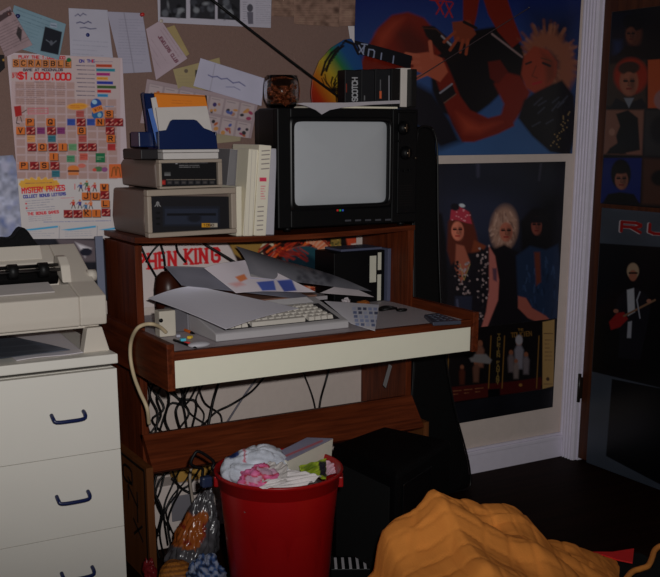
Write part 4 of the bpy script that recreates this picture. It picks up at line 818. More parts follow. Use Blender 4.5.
for i in range(5): c = aY(348+i*10, 220.5-.2*i, TVY); mb.box(c.x-.011, c.x+.011, TVY-.002, TVY+.003, c.z-.003, c.z+.003, .0008)
mb.build('button_row', M('dark_grey_buttons', (40, 40, 44), (1.85, 2.9, 1.07), rough=.4), tv)
for i, cc in enumerate(((150, 30, 30), (40, 120, 50), (40, 70, 160))):
    c = aY(337.5+i*2.6, 210.3, TVY); MB().box(c.x-.003, c.x+.003, TVY-.0012, TVY+.002, c.z-.003, c.z+.003).build('colour_mark', M('mark_%s' % ('red', 'green', 'blue')[i], cc, c, rough=.5), tv)
for x in (1.56, 1.99):
    for y in (2.94, 3.07): MB().lathe([(.001, ZST-TVZ0), (.011, ZST-TVZ0), (.013, 0), (.001, 0)], (x, y, TVZ0+.002), 16).build('foot', BLK, tv)

# on the television
ZT = TVZ1+.001
bc = Vector((aY(282, 100, 2.99).x, 2.99, ZT)); bt = thing('glass_bowl', 'small rounded glass bowl of dried brown petals on the television', 'bowl', bc)
gm = bpy.data.materials.new('clear_glass'); gm.use_nodes = True; gb = gm.node_tree.nodes['Principled BSDF']
gb.inputs['Transmission Weight'].default_value = 1; gb.inputs['Roughness'].default_value = .03; gb.inputs['IOR'].default_value = 1.45; gb.inputs['Base Color'].default_value = (.9, .92, .92, 1)
ztop = aY(282, 75.5, 2.99).z-ZT
pf = [(.001, 0), (.040, 0), (.050, .006), (.060, .026), (.0625, .050), (.060, .074), (.0535, ztop), (.0515, ztop), (.0575, .074), (.060, .050), (.0575, .028), (.048, .010), (.038, .006), (.001, .006)]
pf = [(a*.9, b) for a, b in pf]; MB().lathe(pf, bc, 48).build('glass', gm, bt)
r = random.Random(11); mb = MB()
for k in range(130):
    a = r.uniform(0, 6.28); z = .012+.052*r.random(); rr = (.041 if z > .02 else .033)*sqrt(r.random()); c = bc+Vector((rr*cos(a), rr*sin(a), z)); s = r.uniform(.005, .010)
    mb.box(c.x-s, c.x+s, c.y-s*.7, c.y+s*.7, c.z-s*.25, c.z+s*.25, .0012, rz=r.uniform(0, 3), rx=r.uniform(-1, 1), ry=r.uniform(-1, 1))
o = mb.build('dried_petals', M('orange_brown_petals', (84, 38, 17), (1.6, 3, 1.46), rough=.8, var=.7, scale=60)); tag(o, 'orange-brown dried petals filling the small glass bowl', 'potpourri', kind='stuff')
# magazine hanging over the front edge
mg = thing('magazine', 'open white magazine lying on the television, corner drooping over its front', 'magazine', (1.8, 2.97, ZT))
xl, xr = aY(285, 104, 2.912).x, aY(400, 102, 2.912).x
MB().box(xl+.1, xr, 2.925, 3.10, ZT, ZT+.006, .001).build('pages', WM, mg)
q = on_wall([(296, 103.5), (304, 102.6), (345, 102.6), (400, 100.2), (400, 103.6), (372, 104.8), (345, 107.2), (330, 110), (322, 114.5), (316, 110), (306, 106)], 2.906)
MB().prism(q, (0, .005, 0), .0006).build('drooping_page', M('grey_white_page', (112, 108, 112), (1.75, 2.9, 1.4), rough=.5), mg)
ZM = ZT+.0075
def cassette(label, px0, px1, ptop, m, fn=None, y0=2.985, g=None):
    x0 = aY(px0, 85, y0).x; x1 = aY(px1, 85, y0).x-.001; z1 = aY((px0+px1)/2, ptop, y0).z
    t = thing('video_cassette', label, 'video cassette', ((x0+x1)/2, y0+.05, ZM), g)
    MB().box(x0, x1, y0, y0+.045, ZM, z1, .0015).build('case', m, t)
    if fn: sheet('spine_label', [Vector((x0+.001, y0-.0006, z1-.002)), Vector((x1-.001, y0-.0006, z1-.002)), Vector((x1-.001, y0-.0006, ZM+.002)), Vector((x0+.001, y0-.0006, ZM+.002))], (13, 13, 15), fn, 4, PAPER, parent=t, thick=.0003)
BC = M('black_cassette_case', (12, 12, 14), None, rough=.35, spec=.4); WC = M('white_cassette_case', (128, 122, 118), (2.05, 2.98, 1.48), rough=.5)
def f(p):
    p.text('SCOTCH', 352.3, 101, 5, 3.2, (105, 105, 108), 1.0, -pi/2, .25)
    p.line([(346.4, 84), (346.4, 92)], (90, 30, 20), .8)
cassette('black cassette with a maker name running up its spine, left end of the row', 345, 361.5, 70, BC, f)
cassette('plain black cassette right of the one with the lettered spine', 361.5, 375, 69.5, BC, lambda p: p.line([(364.5, 96), (364.5, 100)], (70, 70, 72), 1))
def f(p): p.rect(379.5, 91, 381.5, 98.5, (130, 60, 35)); p.line([(380.4, 80), (380.4, 90)], (60, 60, 62), .9); p.line([(389, 76), (389, 102)], (95, 95, 100), .8)
cassette('black cassette with a small orange mark low on its spine', 375.3, 391, 69, BC, f)
cassette('narrow black cassette directly left of the white one', 391.5, 400.5, 68.5, BC)
cassette('white cassette standing in the row on the television', 401, 411, 68, WC)
cassette('black cassette at the right end of the row on the television', 411.3, 417, 69, BC, None, 2.96)
# rainbow board
def f(p):
    n = len(p.X); s = (p.X-308)*.83-(p.Y-104)*.55
    cols = np.array([[lin(v) for v in c] for c in ((120, 14, 18), (150, 44, 20), (170, 100, 28), (165, 140, 40), (40, 105, 55), (25, 75, 125), (22, 55, 125))]); st = np.array([0, 13, 23, 36, 48, 58, 84])
    for ch in range(3): p.C[:, ch] = np.interp(s, st, cols[:, ch])
    for q in ([(321, 75), (325, 62), (331, 53), (338, 47)], [(326, 71), (329, 61), (335, 52), (343, 46)]): p.line(q, (15, 12, 14), 2.2, 1, .9)
    rr = random.Random(3)
    for k in range(11): y = 72-k*2.9; x = 322+k*2.0; p.line([(x, y), (x+4, y-3)], (14, 12, 14), 1.2, .8, .9)
    for k in range(30):
        a = rr.uniform(-2.6, 1.2); c = (332, 90); L = rr.uniform(7, 17); m_ = (c[0]+L*.6*cos(a)+rr.uniform(-2, 2), c[1]+L*.6*sin(a)+rr.uniform(-2, 2)); p.line([c if k % 3 else m_, m_, (m_[0]+L*.5*cos(a+.5), m_[1]+L*.5*sin(a+.5))], (20, 14, 14), 1.0, .8, .9)
    p.line([(345, 41), (353, 44), (358, 54)], (14, 12, 16), 2.6)
out = [(312, 108), (310.5, 92), (312.5, 77), (319, 61), (331, 47.5), (344, 39.5), (351, 38.5), (357, 47), (362, 64), (364, 84), (364, 108)]
def inside(X, Y):
    I = np.zeros(X.shape, bool)
    for (ax, ay), (bx_, by) in zip(out, out[1:]+out[:1]):
        c = ((ay > Y) != (by > Y)); 
        with np.errstate(divide='ignore', invalid='ignore'): I ^= c & (X < (bx_-ax)*(Y-ay)/(by-ay+1e-9)+ax)
    return I
q = [aY(307, 36, 3.13), aY(367, 36, 3.13), aY(367, 108, 3.13), aY(307, 108, 3.13)]
zb = ZT+.0005
for v in q[2:]: v.z = zb
q[0].z = q[1].z = aY(337, 36, 3.13).z
sheet('rainbow_board', q, (100, 60, 30), f, 3, GLOSSY, thick=.006, label='rounded rainbow-coloured board leaning behind the cassettes on the television', cat='board', cut=inside, k=.6)
def f(p):
    for ch, x, y in (('X', 358.5, 45.5), ('D', 368, 49.5), ('I', 377.5, 53), ('J', 387, 55.5), ('T', 361, 44)): p.text(ch, x, y, 8.5, 5.5, (80, 84, 100), 1.1, .12, .2, .9)
q = [aY(353, 40, 3.17), aY(412, 56, 3.17), aY(410, 69, 3.17), aY(356, 53, 3.17)]
sheet('lettered_strap', q, (7, 7, 10), f, 2.4, PAPER, lambda u, v: .008*np.sin(u*3.1), None, 'black guitar strap with pale letters across the corner of the blue poster', 'strap', thick=.002)
sheet('white_tag', [aY(348, 26, 3.165), aY(354.5, 26, 3.165), aY(354.5, 55, 3.165), aY(352.5, 55, 3.165)], (120, 116, 118), None, 2, PAPER, None, None, 'narrow white strip hanging above the rainbow board', 'strip')
# antenna
an = thing('antenna', 'rabbit-ear antenna on the television with one thick and one thin rod', 'antenna', (1.91, 3.115, ZT))
p0 = aY(352, 104, 3.115); MB().box(p0.x-.03, p0.x+.045, 3.095, 3.125, ZT, ZT+.018, .004).build('base', BLK, an)
MB().tube([aY(350, 105, 3.094), aY(290, 60.5, 3.12), aY(202, -8, 3.15)], .0042, 10, 3).build('thick_rod', BLK, an)
tr = MB().tube([aY(362, 113, 3.108), aY(417, 78, 3.11), aY(528, 8.5, 3.12)], .0016, 8, 3).build('thin_rod', M('dark_metal_rod', (50, 42, 44), (2.2, 3.1, 1.6), rough=.35, metal=.6), an)
c = aY(529, 7.5, 3.12); MB().lathe([(.0003, -.0035), (.003, -.0015), (.003, .0015), (.0003, .0035)], c, 12).build('tip', PM, tr)

# ------------------------------------------------------------------ desktop: computer keyboard, papers, small things
ZD = .7705
KG = M('grey_computer_case', (184, 180, 182), None, rough=.5, var=.03); KC = M('off_white_keycap', (205, 198, 188), None, rough=.5)
kb = thing('computer_keyboard', 'grey computer keyboard console with off-white keys, partly covered by a printed sheet', 'keyboard', (1.395, 2.77, ZD))
KX0, KX1, KY0, KY1 = 1.176, 1.612, 2.648, 2.885
def kz(y): return .793+(y-KY0)*.22
mb = MB().prism([(KX0, KY0, ZD+.001), (KX0, KY0, .791), (KX0, KY0+.006, .795), (KX0, KY1-.03, kz(KY1-.03)), (KX0, KY1, kz(KY1-.03)-.004), (KX0, KY1, ZD+.001)], (KX1-KX0, 0, 0), .003)
mb.build('case', KG, kb)
DK = M('charcoal_recess', (44, 42, 46), None, rough=.7)
mb = MB(); mb.prism([(KX0+.035, KY0+.02, kz(KY0+.02)+.0003), (KX0+.035, KY0+.15, kz(KY0+.15)+.0003), (KX0+.035, KY0+.15, kz(KY0+.15)+.001), (KX0+.035, KY0+.02, kz(KY0+.02)+.001)], (KX1-KX0-.055, 0, 0)); mb.build('key_well', DK, kb)
mb = MB()
for i in range(9): y = KY0+.165+i*.005; mb.box(KX0+.16, KX1-.03, y, y+.0022, kz(y)-.001, kz(y)+.0018)
mb.build('vent_ridges', KG, kb)
first = None
for row in range(5):
    y = KY0+.032+row*.0225; x = KX0+.045+(.004, .010, .006, .003, 0)[row]
    if row == 0:
        mb = MB().prism([(x+.075, y-.009, kz(y-.009)+.001), (x+.077, y-.007, kz(y)+.012), (x+.077, y+.008, kz(y)+.014), (x+.075, y+.0095, kz(y)+.002)], (.175, 0, 0), .001); mb.build('space_bar', KC, kb); rng = [-.0, .0215, .0430, .262, .2835, .305, .3265]
    else: rng = [i*.0225 for i in range(15)]
    for dx in rng:
        if x+dx+.02 > KX1-.018: continue
        if first is None:
            xx, yy = x+dx, y
            b = bmesh.new(); z = 0
            lo = [(-.0095, -.0095, 0), (.0095, -.0095, 0), (.0095, .0095, .003), (-.0095, .0095, .003)]; hi = [(-.0075, -.0075, .011), (.0075, -.0075, .011), (.0075, .007, .0135), (-.0075, .007, .0135)]
            m = MB(); m.add(lo+hi, [(0, 1, 5, 4), (1, 2, 6, 5), (2, 3, 7, 6), (3, 0, 4, 7), (4, 5, 6, 7), (3, 2, 1, 0)]); b.free()
            first = m.build('key', KC, None, origin=(0, 0, 0)); first.parent = kb; o = first
        else: o = first.copy(); COL.objects.link(o); o.parent = kb
        o.location = Vector((x+dx+.0095, y, kz(y)+.0005))-kb.location

PAPW = PAPER
def loose(name, q, base, fn, label, cat, bend=None, res=1.6, k=.85, mat=None, group=None, rough=None, nrm=None, thick=.0006):
    return sheet(name, q, base, fn, res, mat or PAPER, bend, None, label, cat, group, k=k, nrm=nrm, thick=thick)
UP = (0, -.5, 1)
# stack under the pile
stk = thing('paper_stack', 'uneven stack of magazines and papers behind the keyboard under the loose sheets', 'paper stack', (1.5, 3.0, ZD))
r = random.Random(5); z = ZD+.0005
for i in range(7):
    h = r.uniform(.006, .013); c = r.choice([(70, 66, 68), (100, 96, 98), (40, 36, 40), (85, 60, 50)])
    MB().box(1.23+r.uniform(-.02, .02), 1.66+r.uniform(-.02, .03), 2.905+r.uniform(0, .015), 3.13+r.uniform(-.01, .01), z, z+h, .001, rz=r.uniform(-.03, .03)).build('magazine_layer', M('layer_%d' % 0 if 0 else 'magazine_paper', c, (1.45, 2.9, .8), rough=.6), stk); z += h+.0003
tag(MB().lathe([(.001, 0), (.032, .002), (.040, .03), (.042, .10), (.036, .138), (.02, .152), (.001, .155)], Vector((aY(168, 285, 3.04).x, 3.04, ZD+.001)), 24).build('brown_pot', M('dark_brown_ceramic', (60, 26, 16), None, rough=.35)), 'small dark brown rounded pot behind the printed sheet near the left desk side', 'pot')
def f(p): p.noise(.08, 14); p.scribble(160, 288, 295, 322, 13, (84, 84, 92), .5, .5, .06, 3)
q = [aY(148, 299, 2.95), aY(194, 286, 2.905), aZ(300, 309, .826), aZ(226, 330, .817)]
loose('printed_sheet', q, (120, 118, 124), f, 'large white printed sheet lying over the left half of the keyboard', 'printout', lambda u, v: .006*np.sin(u*3.1)+.006*np.sin(v*3.1)*(1-u)+.002, 1.6, 1.2, nrm=UP)
def f(p): p.noise(.12, 9); p.poly([(165, 262), (200, 268), (300, 292), (250, 292), (182, 284)], (96, 95, 104), 8, .5); p.line([(165, 265), (270, 277)], (126, 122, 126), 1.2, 1.5, .5)
GL = colmat('satin_print', .38, .4)
loose('glossy_sheet', [aY(165, 265, 2.98), aY(262, 276, 3.03), aY(320, 300, 2.86), aY(182, 284, 2.88)], (82, 82, 90), f, 'grey glossy sheet at the left of the pile, its corner pointing left', 'sheet', lambda u, v: .012*np.sin(u*3.1)*(1-v)-.004, 1.6, .9, GL, nrm=UP)
def f(p):
    p.noise(.06, 10); p.poly([(235, 278), (244, 275), (247, 280), (240, 283)], (140, 80, 50), 1.5); p.poly([(228, 284), (240, 282), (246, 286), (236, 288)], (120, 90, 90), 2, .7); p.poly([(256, 283), (274, 280), (276, 291), (262, 292)], (38, 48, 92), 1.5); p.poly([(277, 280), (292, 278), (297, 290), (284, 292)], (34, 42, 84), 1.5); p.scribble(250, 277, 300, 281, 1, (80, 84, 110), .8, .7)
loose('white_sheet', [aY(204, 268, 2.955), aY(250, 258, 2.985), aY(316, 291, 2.87), aY(236, 293, 2.85)], (118, 112, 116), f, 'white sheet with blue and orange patches in the middle of the pile', 'sheet', lambda u, v: .004*np.sin(u*5), 1.6, 1.15, nrm=UP)
def f(p):
    p.noise(.1, 12); p.poly([(236, 246), (260, 262), (300, 282), (345, 300), (300, 296), (252, 277)], (104, 102, 108), 6, .5); p.line([(251, 275), (300, 289), (344, 299)], (128, 124, 124), 1.6, 1, .8)
    rr = random.Random(4)
    for k in range(26): p.ell(rr.uniform(298, 330), 276+rr.uniform(-4, 8)+(0), rr.uniform(2, 5), rr.uniform(1, 2.5), rr.choice([(60, 60, 66), (95, 92, 98), (44, 44, 50)]), .4, 1.5, .6)
loose('glossy_sheet', [aY(236, 245.5, 3.02), aY(290, 262, 3.07), aY(372, 291, 2.97), aY(251, 276, 2.90)], (86, 86, 92), f, 'grey glossy sheet standing up at the back of the pile with a sharp raised corner', 'sheet', lambda u, v: .010*np.sin(v*3.1)-.002, 1.6, .9, GL, nrm=(0, -1, .7))
loose('torn_sheet', [aY(342, 283.5, 2.99), aY(346, 284, 3.0), aY(374, 297, 2.96), aY(320, 293, 2.93)], (118, 112, 114), lambda p: p.noise(.05, 7), 'small white torn corner of paper at the right end of the pile', 'sheet', None, 2, .9, nrm=UP)
def f(p):
    p.noise(.06, 10); rr = random.Random(9)
    p.poly([(352, 306), (379, 304), (376, 327), (356, 318)], (112, 112, 118), 1)
    for j in range(5):
        for i in range(5):
            x = 352+i*5.3+j*.8; y = 307.5+j*4.0; p.rect(x, y, x+4.2, y+3.4, rr.choice([(36, 40, 54), (52, 56, 70), (24, 26, 36), (72, 74, 84)]), .8, .9)
loose('photo_sheet', [aZ(324, 302, .808), aZ(379, 304.5, .800), aZ(375, 331, ZD+.003), aZ(351, 325, ZD+.003)], (116, 114, 118), f, 'pale sheet of small blue-grey pictures on the desk right of the keyboard', 'photo sheet', lambda u, v: .004*(1-u), 2.2, 1.0, nrm=(0, 0, 1))
# clutter
def blob(name, c, rad, col, label=None, cat=None, amp=.2, sc=3., seed=0, paint=None, mat=None, parent=None, n=40, m=28, flat=None, kind=None, rot=0, group=None, shape=None):
    vs_ = []; cs = []; c = Vector(c); R3 = Matrix.Rotation(rot, 3, 'Z')
    for j in range(m+1):
        for i in range(n):
            th = pi*j/m; ph = 2*pi*i/n; d = Vector((sin(th)*cos(ph), sin(th)*sin(ph), cos(th)))
            o = Vector((seed*7.3, seed*3.1, 1.7)); dd = d*sc*.55
            k_ = 1+amp*(.75*noise.noise(dd+o)+.45*noise.noise(dd*2.1+o))-amp*.55*max(0, 1-4.5*abs(noise.noise(dd*1.5-o)))-amp*.30*max(0, 1-5*abs(noise.noise(dd*3.2+o)))
            v = Vector((d.x*rad[0]*k_, d.y*rad[1]*k_, d.z*rad[2]*k_))
            if shape: v = shape(v)
            v = R3 @ v; v = v+c
            if flat is not None and v.z < flat: v.z = flat
            vs_.append(v); cs.append(paint(d, proj(v)) if paint else col)
    fs = [(j*n+i, j*n+(i+1) % n, (j+1)*n+(i+1) % n, (j+1)*n+i) for j in range(m) for i in range(n)]
    o = MB().add(vs_, fs, True).build(name, mat or colmat(name+'_surface', .5, .3), parent, origin=(c.x, c.y, min(v.z for v in vs_)))
    me = o.data; at = me.color_attributes.new('Col', 'FLOAT_COLOR', 'POINT'); A = []
    g = alb((255, 255, 255), c, None); g = (FL-c).length_squared/(KF*.9*reach(c))
    for q in cs: A += [lin(v)*min(g, .86/max(1e-4, max(lin(x) for x in q))) for v in q]+[1]
    at.data.foreach_set('color', A)
    if label: tag(o, label, cat, group, kind)
    return o
blob('crumpled_tissue', aZ(346, 302, ZD+.014), (.017, .017, .014), (118, 112, 114), 'small crumpled white tissue between the papers and the photo sheet', 'tissue', .5, 3, 4, flat=ZD+.001, n=24, m=16)
blob('brown_wrapper_ball', aZ(363, 304, ZD+.012), (.026, .02, .013), (96, 54, 22), 'crumpled amber-brown wrapper behind the photo sheet', 'wrapper', .3, 3, 6, flat=ZD+.001, n=24, m=16)
for (x, y, a, l) in ((330, 303, .5, 'small black gadget lying left of the crumpled tissue'), (337, 309, -.6, 'small black gadget lying in front of the crumpled tissue')):
    c = aZ(x, y, ZD+.02); t = tag(bx(c.x-.022, c.x+.022, c.y-.014, c.y+.014, ZD+.001, ZD+.026, .004, rz=a).build('black_gadget', BLK), l, 'gadget')
c = aZ(388, 310, ZD+.004)
mb = MB(); mb.tube([c+Vector((.03*cos(a), .02*sin(a), .002+.006*abs(sin(a)))) for a in [i*pi/6 for i in range(13)]], .0042, 8, 3); mb.tube([c+Vector((.034+.016*cos(a), .0-.03+.012*sin(a), .002)) for a in [i*pi/6 for i in range(13)]], .0038, 8, 3)
tag(mb.build('coiled_cable', M('black_cable_rubber', (14, 13, 14), None, rough=.45)), 'small black coil of cable lying on the desk beside the file box', 'cable')
CAB = bpy.data.materials['black_cable_rubber']
t = thing('remote_control', 'slim black remote control lying at the right end of the desk', 'remote control', (1.95, 2.65, ZD))
q = [aZ(424, 314.5, ZD+.012), aZ(438, 312.6, ZD+.012), aZ(461.6, 320.6, ZD+.012), aZ(433, 322.2, ZD+.012)]
MB().prism([v-Vector((0, 0, .0115)) for v in q], (0, 0, .0115), .003).build('body', M('black_remote_plastic', (14, 15, 20), (1.95, 2.65, .79), (0, 0, 1), rough=.35), t)
mb = MB()
for i in range(3):
    for j in range(4):
        u, v = .25+.25*i, .2+.2*j; c = q[0]*(1-u)*(1-v)+q[1]*u*(1-v)+q[2]*u*v+q[3]*(1-u)*v; mb.box(c.x-.004, c.x+.004, c.y-.004, c.y+.004, c.z-.001, c.z+.0012)
mb.build('buttons', M('grey_remote_button', (24, 25, 30), (1.95, 2.65, .79), (0, 0, 1), rough=.5), t)
# file box
t = thing('file_box', 'black file box with white label strips and a grey-blue edge, standing in the desk opening', 'file box', (1.9, 3.09, ZD))
fx0, fx1 = aY(334, 280, 3.03).x, aY(384.5, 280, 3.03).x; fz = aY(360, 251.5, 3.03).z
MB().box(fx0, fx1, 3.03, 3.16, ZD+.001, fz, .002).build('box', BLK, t)
GB = M('grey_blue_card', (46, 48, 62), (1.97, 3.03, .86), rough=.5)
MB().box(fx1+.0005, fx1+.018, 3.01, 3.17, ZD+.001, fz+.006, .0015).build('edge_board', GB, t); MB().box(fx0+.04, fx1+.0005, 3.05, 3.16, fz+.0005, fz+.008, .001).build('top_board', GB, t)
for (a, b, y0_, y1_) in ((369.6, 376, 256, 282.5), (377.6, 381, 252.5, 270), (377.4, 381, 274.5, 301)):
    MB().box(aY(a, 270, 3.03).x, aY(b, 270, 3.03).x, 3.0285, 3.0305, max(ZD+.003, aY(a, y1_, 3.03).z), aY(a, y0_, 3.03).z, .0003).build('label_strip', M('white_label', (120, 118, 108), (1.95, 3.03, .86), rough=.5), t)
# power block with beige lead at the left end of the desk
t = thing('power_block', 'white power block with a dark round hole, at the left front corner of the desk', 'power block', (1.09, 2.80, ZD))
ax0, ax1 = aY(153, 325, 2.79).x, aY(170.5, 325, 2.79).x
ax0 = max(ax0, 1.0645); az = aY(160, 311.5, 2.79).z
MB().box(ax0, ax0+.05, 2.79, 2.83, ZD+.001, az, .003).build('body', M('warm_white_plastic', (138, 132, 122), (1.08, 2.79, .8), rough=.45), t)
c = aY(161, 320.5, 2.79); MB().lathe([(.0004, -.001), (.006, -.001), (.006, .002), (.0004, .002)], c, 18, 'Y').build('socket_hole', BLK, t)
IV = M('ivory_cable', (140, 126, 102), (1.05, 2.7, .75), rough=.45)
p0 = aY(166, 331, 2.785); XC = XT-T-.006
pts = [p0+Vector((0, .0, -.004)), aY(160, 327, 2.77), aY(152, 324, 2.745), aX(143, 325, XC+.012), aX(136, 330, XC-.004), aX(131, 342, XC-.004), aX(130.5, 358, XC-.004), aX(134, 376, XC-.004), aX(140, 392, XC-.003), aX(147, 408, XC+.004), aX(149, 424, XC+.02)]
tag(MB().tube(pts, .0055, 10, 6).build('ivory_cable', IV), 'thick ivory cable looping from the power block down over the left desk side', 'cable')
t = thing('small_grey_speaker', 'small dark grey box behind the power block and the pencil', 'speaker', (1.16, 2.86, ZD))
c0, c1 = aY(172, 325, 2.84), aY(195, 325, 2.84); MB().box(c0.x, c1.x, 2.84, 2.90, ZD+.001, aY(180, 309, 2.84).z, .003).build('body', M('dark_grey_box', (62, 60, 64), (1.14, 2.84, .8), rough=.55), t)
MB().box(c0.x+.048, c0.x+.052, 2.838, 2.841, ZD+.004, aY(180, 311, 2.84).z).build('seam_strip', M('pale_seam', (84, 82, 86), (1.14, 2.84, .8)), t)
def stick(name, label, a, b, rad, m1, m2, cat):
    t = thing(name, label, cat, a); a = Vector(a); b = Vector(b); MB().tube([a, a+(b-a)*.84], rad, 8, 1).build('barrel', m1, t); MB().tube([a+(b-a)*.84, b], rad, 8, 1, (rad, rad*.25)).build('tip', m2, t)
stick('pencil', 'orange pencil on the left of the desk in front of the small grey box', aZ(173, 325, ZD+.006), aZ(195, 334, ZD+.005), .0045, M('orange_pencil', (175, 85, 30), None, rough=.5), BLK, 'pencil')
stick('pen', 'black pen lying at the left front of the desk', aZ(174, 340, ZD+.005), aZ(197, 348, ZD+.005), .004, BLK, BLK, 'pen')
mp = aZ(199, 344.5, ZD+.008)
blob('white_puck', mp, (.032, .020, .009), (128, 126, 130), 'flat white oval puck at the left front of the desk beside the keyboard', 'mouse', .0, 1, 1, flat=ZD+.001, n=32, m=16)
for i, (x, y, cc, l) in enumerate(((183, 340, (26, 70, 80), 'tiny teal eraser among the bits beside the pen'), (190, 337.5, (120, 100, 30), 'tiny yellow cap among the bits beside the pencil tip'), (178, 336, (60, 60, 66), 'tiny grey clip between the pencil and the pen'), (187, 343.5, (110, 26, 26), 'tiny red cap beside the white oval puck'))):
    c = aZ(x, y, ZD+.004); tag(bx(c.x-.008, c.x+.008, c.y-.006, c.y+.006, ZD+.001, ZD+.009, .002, rz=i*.7).build('desk_oddment', M('oddment_plastic', cc, c, (0, 0, 1), rough=.5)), l, 'oddment')

# ------------------------------------------------------------------ cables
def cable(px, Y, rad, label, grp=None, m=CAB, n=6):
    pts = [aY(x, y, yy) for (x, y), yy in zip(px, Y if isinstance(Y, (list, tuple)) else [Y+.012*sin(i*2.1+px[0][0]) for i in range(len(px))])]
    o = MB().tube(pts, rad, n, 5).build('cable', m); tag(o, label, 'cable', grp); return o
UNDER = [[(147, 378), (150, 398), (146, 418), (151, 436)], [(156, 380), (150, 395), (158, 414), (155, 436)], [(160, 380), (169, 398), (165, 419), (171, 434)], [(166, 380), (157, 397), (161, 416), (150, 434)],
 [(176, 382), (183, 396), (176, 411), (181, 432)], [(187, 384), (183, 400), (189, 414), (176, 432)], [(150, 384), (166, 390), (182, 403), (187, 430)], [(192, 383), (185, 398), (190, 413), (206, 424)], [(197, 386), (186, 404), (170, 404), (160, 430)], [(170, 380), (178, 398), (196, 402), (192, 428)], [(204, 383), (196, 400), (204, 414), (201, 428)], [(153, 390), (164, 408), (152, 420), (164, 434)]]
r = random.Random(21)
for i, px in enumerate(UNDER): cable(px, 3.09+.006*i, r.choice([.0028, .0034, .004]), 'black cable in the tangle hanging between the desk top and the foot rail', 'tangled black cables under the left half of the desk')
cable([(265, 376), (252, 391), (232, 404), (216, 412), (206, 422), (200, 428)], 3.12, .0035, 'black cable curving down left from the middle of the desk underside')
cable([(258, 377), (244, 396), (226, 424)], 3.14, .0034, 'grey cable slanting down left under the desk', None, M('grey_cable', (60, 58, 64), (1.4, 3.1, .5), rough=.5))
cable([(219, 382), (214, 398), (211, 412), (208, 427)], 3.10, .0048, 'thick black cable hanging almost straight, right edge of the tangle')
cable([(198, 385), (205, 403), (220, 414), (222, 425)], 3.13, .0028, 'thin black cable bowing right of the tangle')
cable([(302, 370), (308, 384), (313, 398), (316, 412)], 3.15, .0026, 'thin black cable, left one of the pair hanging right of the desk middle')
cable([(330, 366), (325, 384), (321, 398), (319, 411)], 3.14, .0038, 'thicker black cable, right one of the pair hanging right of the desk middle')
cable([(200, 240), (206, 245), (218, 252), (238, 264)], [3.15, 3.15, 3.13, 3.09], .0042, 'black cable crossing the white book poster below its lettering')
for i, px in enumerate(([(140, 244), (148, 262), (158, 280)], [(161, 242), (152, 252), (146, 262)], [(160, 242), (164, 256), (166, 278)], [(176, 242), (178, 252), (186, 262)])): cable(px, 3.165-.006*i, .0034, 'black cable crossing the left end of the white book poster', 'cables behind the desk opening at the left')
LOW = [[(158, 470), (154, 490), (162, 512), (156, 540), (160, 560)], [(166, 468), (160, 492), (152, 512), (158, 536)], [(182, 466), (172, 486), (164, 510), (168, 545)], [(194, 464), (186, 480), (170, 500), (160, 530), (164, 556)], [(203, 463), (190, 484), (180, 492), (168, 520), (172, 550)], [(210, 470), (198, 492), (184, 490), (172, 478)], [(176, 466), (160, 480), (156, 502), (170, 530)], [(170, 466), (178, 490), (166, 512), (176, 540)]]
for i, px in enumerate(LOW): cable(px, 3.0+.008*i, r.choice([.003, .0036, .0042]), 'black cable dangling below the foot rail in front of the white box', 'black cables dangling below the foot rail')
cable([(192, 464), (190, 478), (192, 496), (196, 520)], 2.96, .0048, 'grey-white thick cable dangling below the foot rail', None, M('pale_cable', (100, 92, 84), (1.15, 2.96, .3), rough=.5))
# hanging tag under the right of the desk
c = aY(387, 375, 2.93); mb = MB(); q = on_wall([(389, 364), (392, 366), (386, 388), (383, 385)], 2.93); mb.prism(q, (0, .001, 0))
t = tag(mb.build('paper_tag', M('grey_white_tag', (62, 60, 60), (1.95, 2.93, .6), rough=.6)), 'small pale paper tag dangling from the desk underside at the right', 'tag')

# ------------------------------------------------------------------ floor: boxes, bags, bin, guitar case, quilt
t = thing('storage_box', 'white box with a grey panel behind the cables under the desk', 'box', (1.16, 3.12, 0))
bx0, bx1 = 1.066, aY(216, 500, 3.07).x
MB().box(bx0, bx1, 3.07, 3.16, .001, aY(190, 482, 3.07).z, .004).build('body', M('white_box_card', (120, 112, 108), (1.15, 3.07, .25), rough=.6), t)
q0, q1 = aY(171, 497, 3.07), aY(192, 518, 3.07); MB().box(q0.x, q1.x, 3.066, 3.071, q1.z, q0.z, .003).build('grey_panel', M('grey_panel', (66, 64, 68), (1.15, 3.07, .25), rough=.5), t)
zt = aY(190, 482, 3.07).z
tag(bx(aY(178, 475, 3.08).x, aY(212, 475, 3.08).x, 3.08, 3.15, zt+.001, aY(190, 469, 3.08).z, .003).build('yellow_box', M('ochre_card', (104, 78, 34), (1.2, 3.08, .35), rough=.6)), 'flat ochre box lying on the white box under the desk', 'box')
def f(d, q):
    x, y = q; u = noise.noise(Vector((x*.08, y*.08, 1)))
    if ((x-190)/20)**2+((y-530)/20)**2+u*.8 < 1 and x-150 > (560-y)*.35: return (78, 38, 12) if u < .2 else (64, 16, 10)
    v = 34+22*max(0, noise.noise(Vector((x*.15, y*.15, 7)))); return (v, v*.96, v*1.02)
BAGM = colmat('shiny_plastic_film', .22, .6)
def bagshape(v):
    t = max(0, min(1, (v.z+.15)/.30)); s_ = 1.15-.75*t; return Vector((v.x*s_+.055*(t-.3)*1.6, v.y*s_, v.z))
o = blob('plastic_bag', aY(190, 540, 2.74)+Vector((0, 0, .0)), (.095, .08, .150), None, 'crumpled grey plastic bag with orange-brown print left of the red bin', 'plastic bag', .3, 2.6, 3, f, BAGM, rot=0, n=96, m=72, flat=.003, shape=bagshape)
def f(d, q): return (84, 50, 16) if int(q[1]/2.6+q[0]*.05) % 2 else (60, 34, 12)
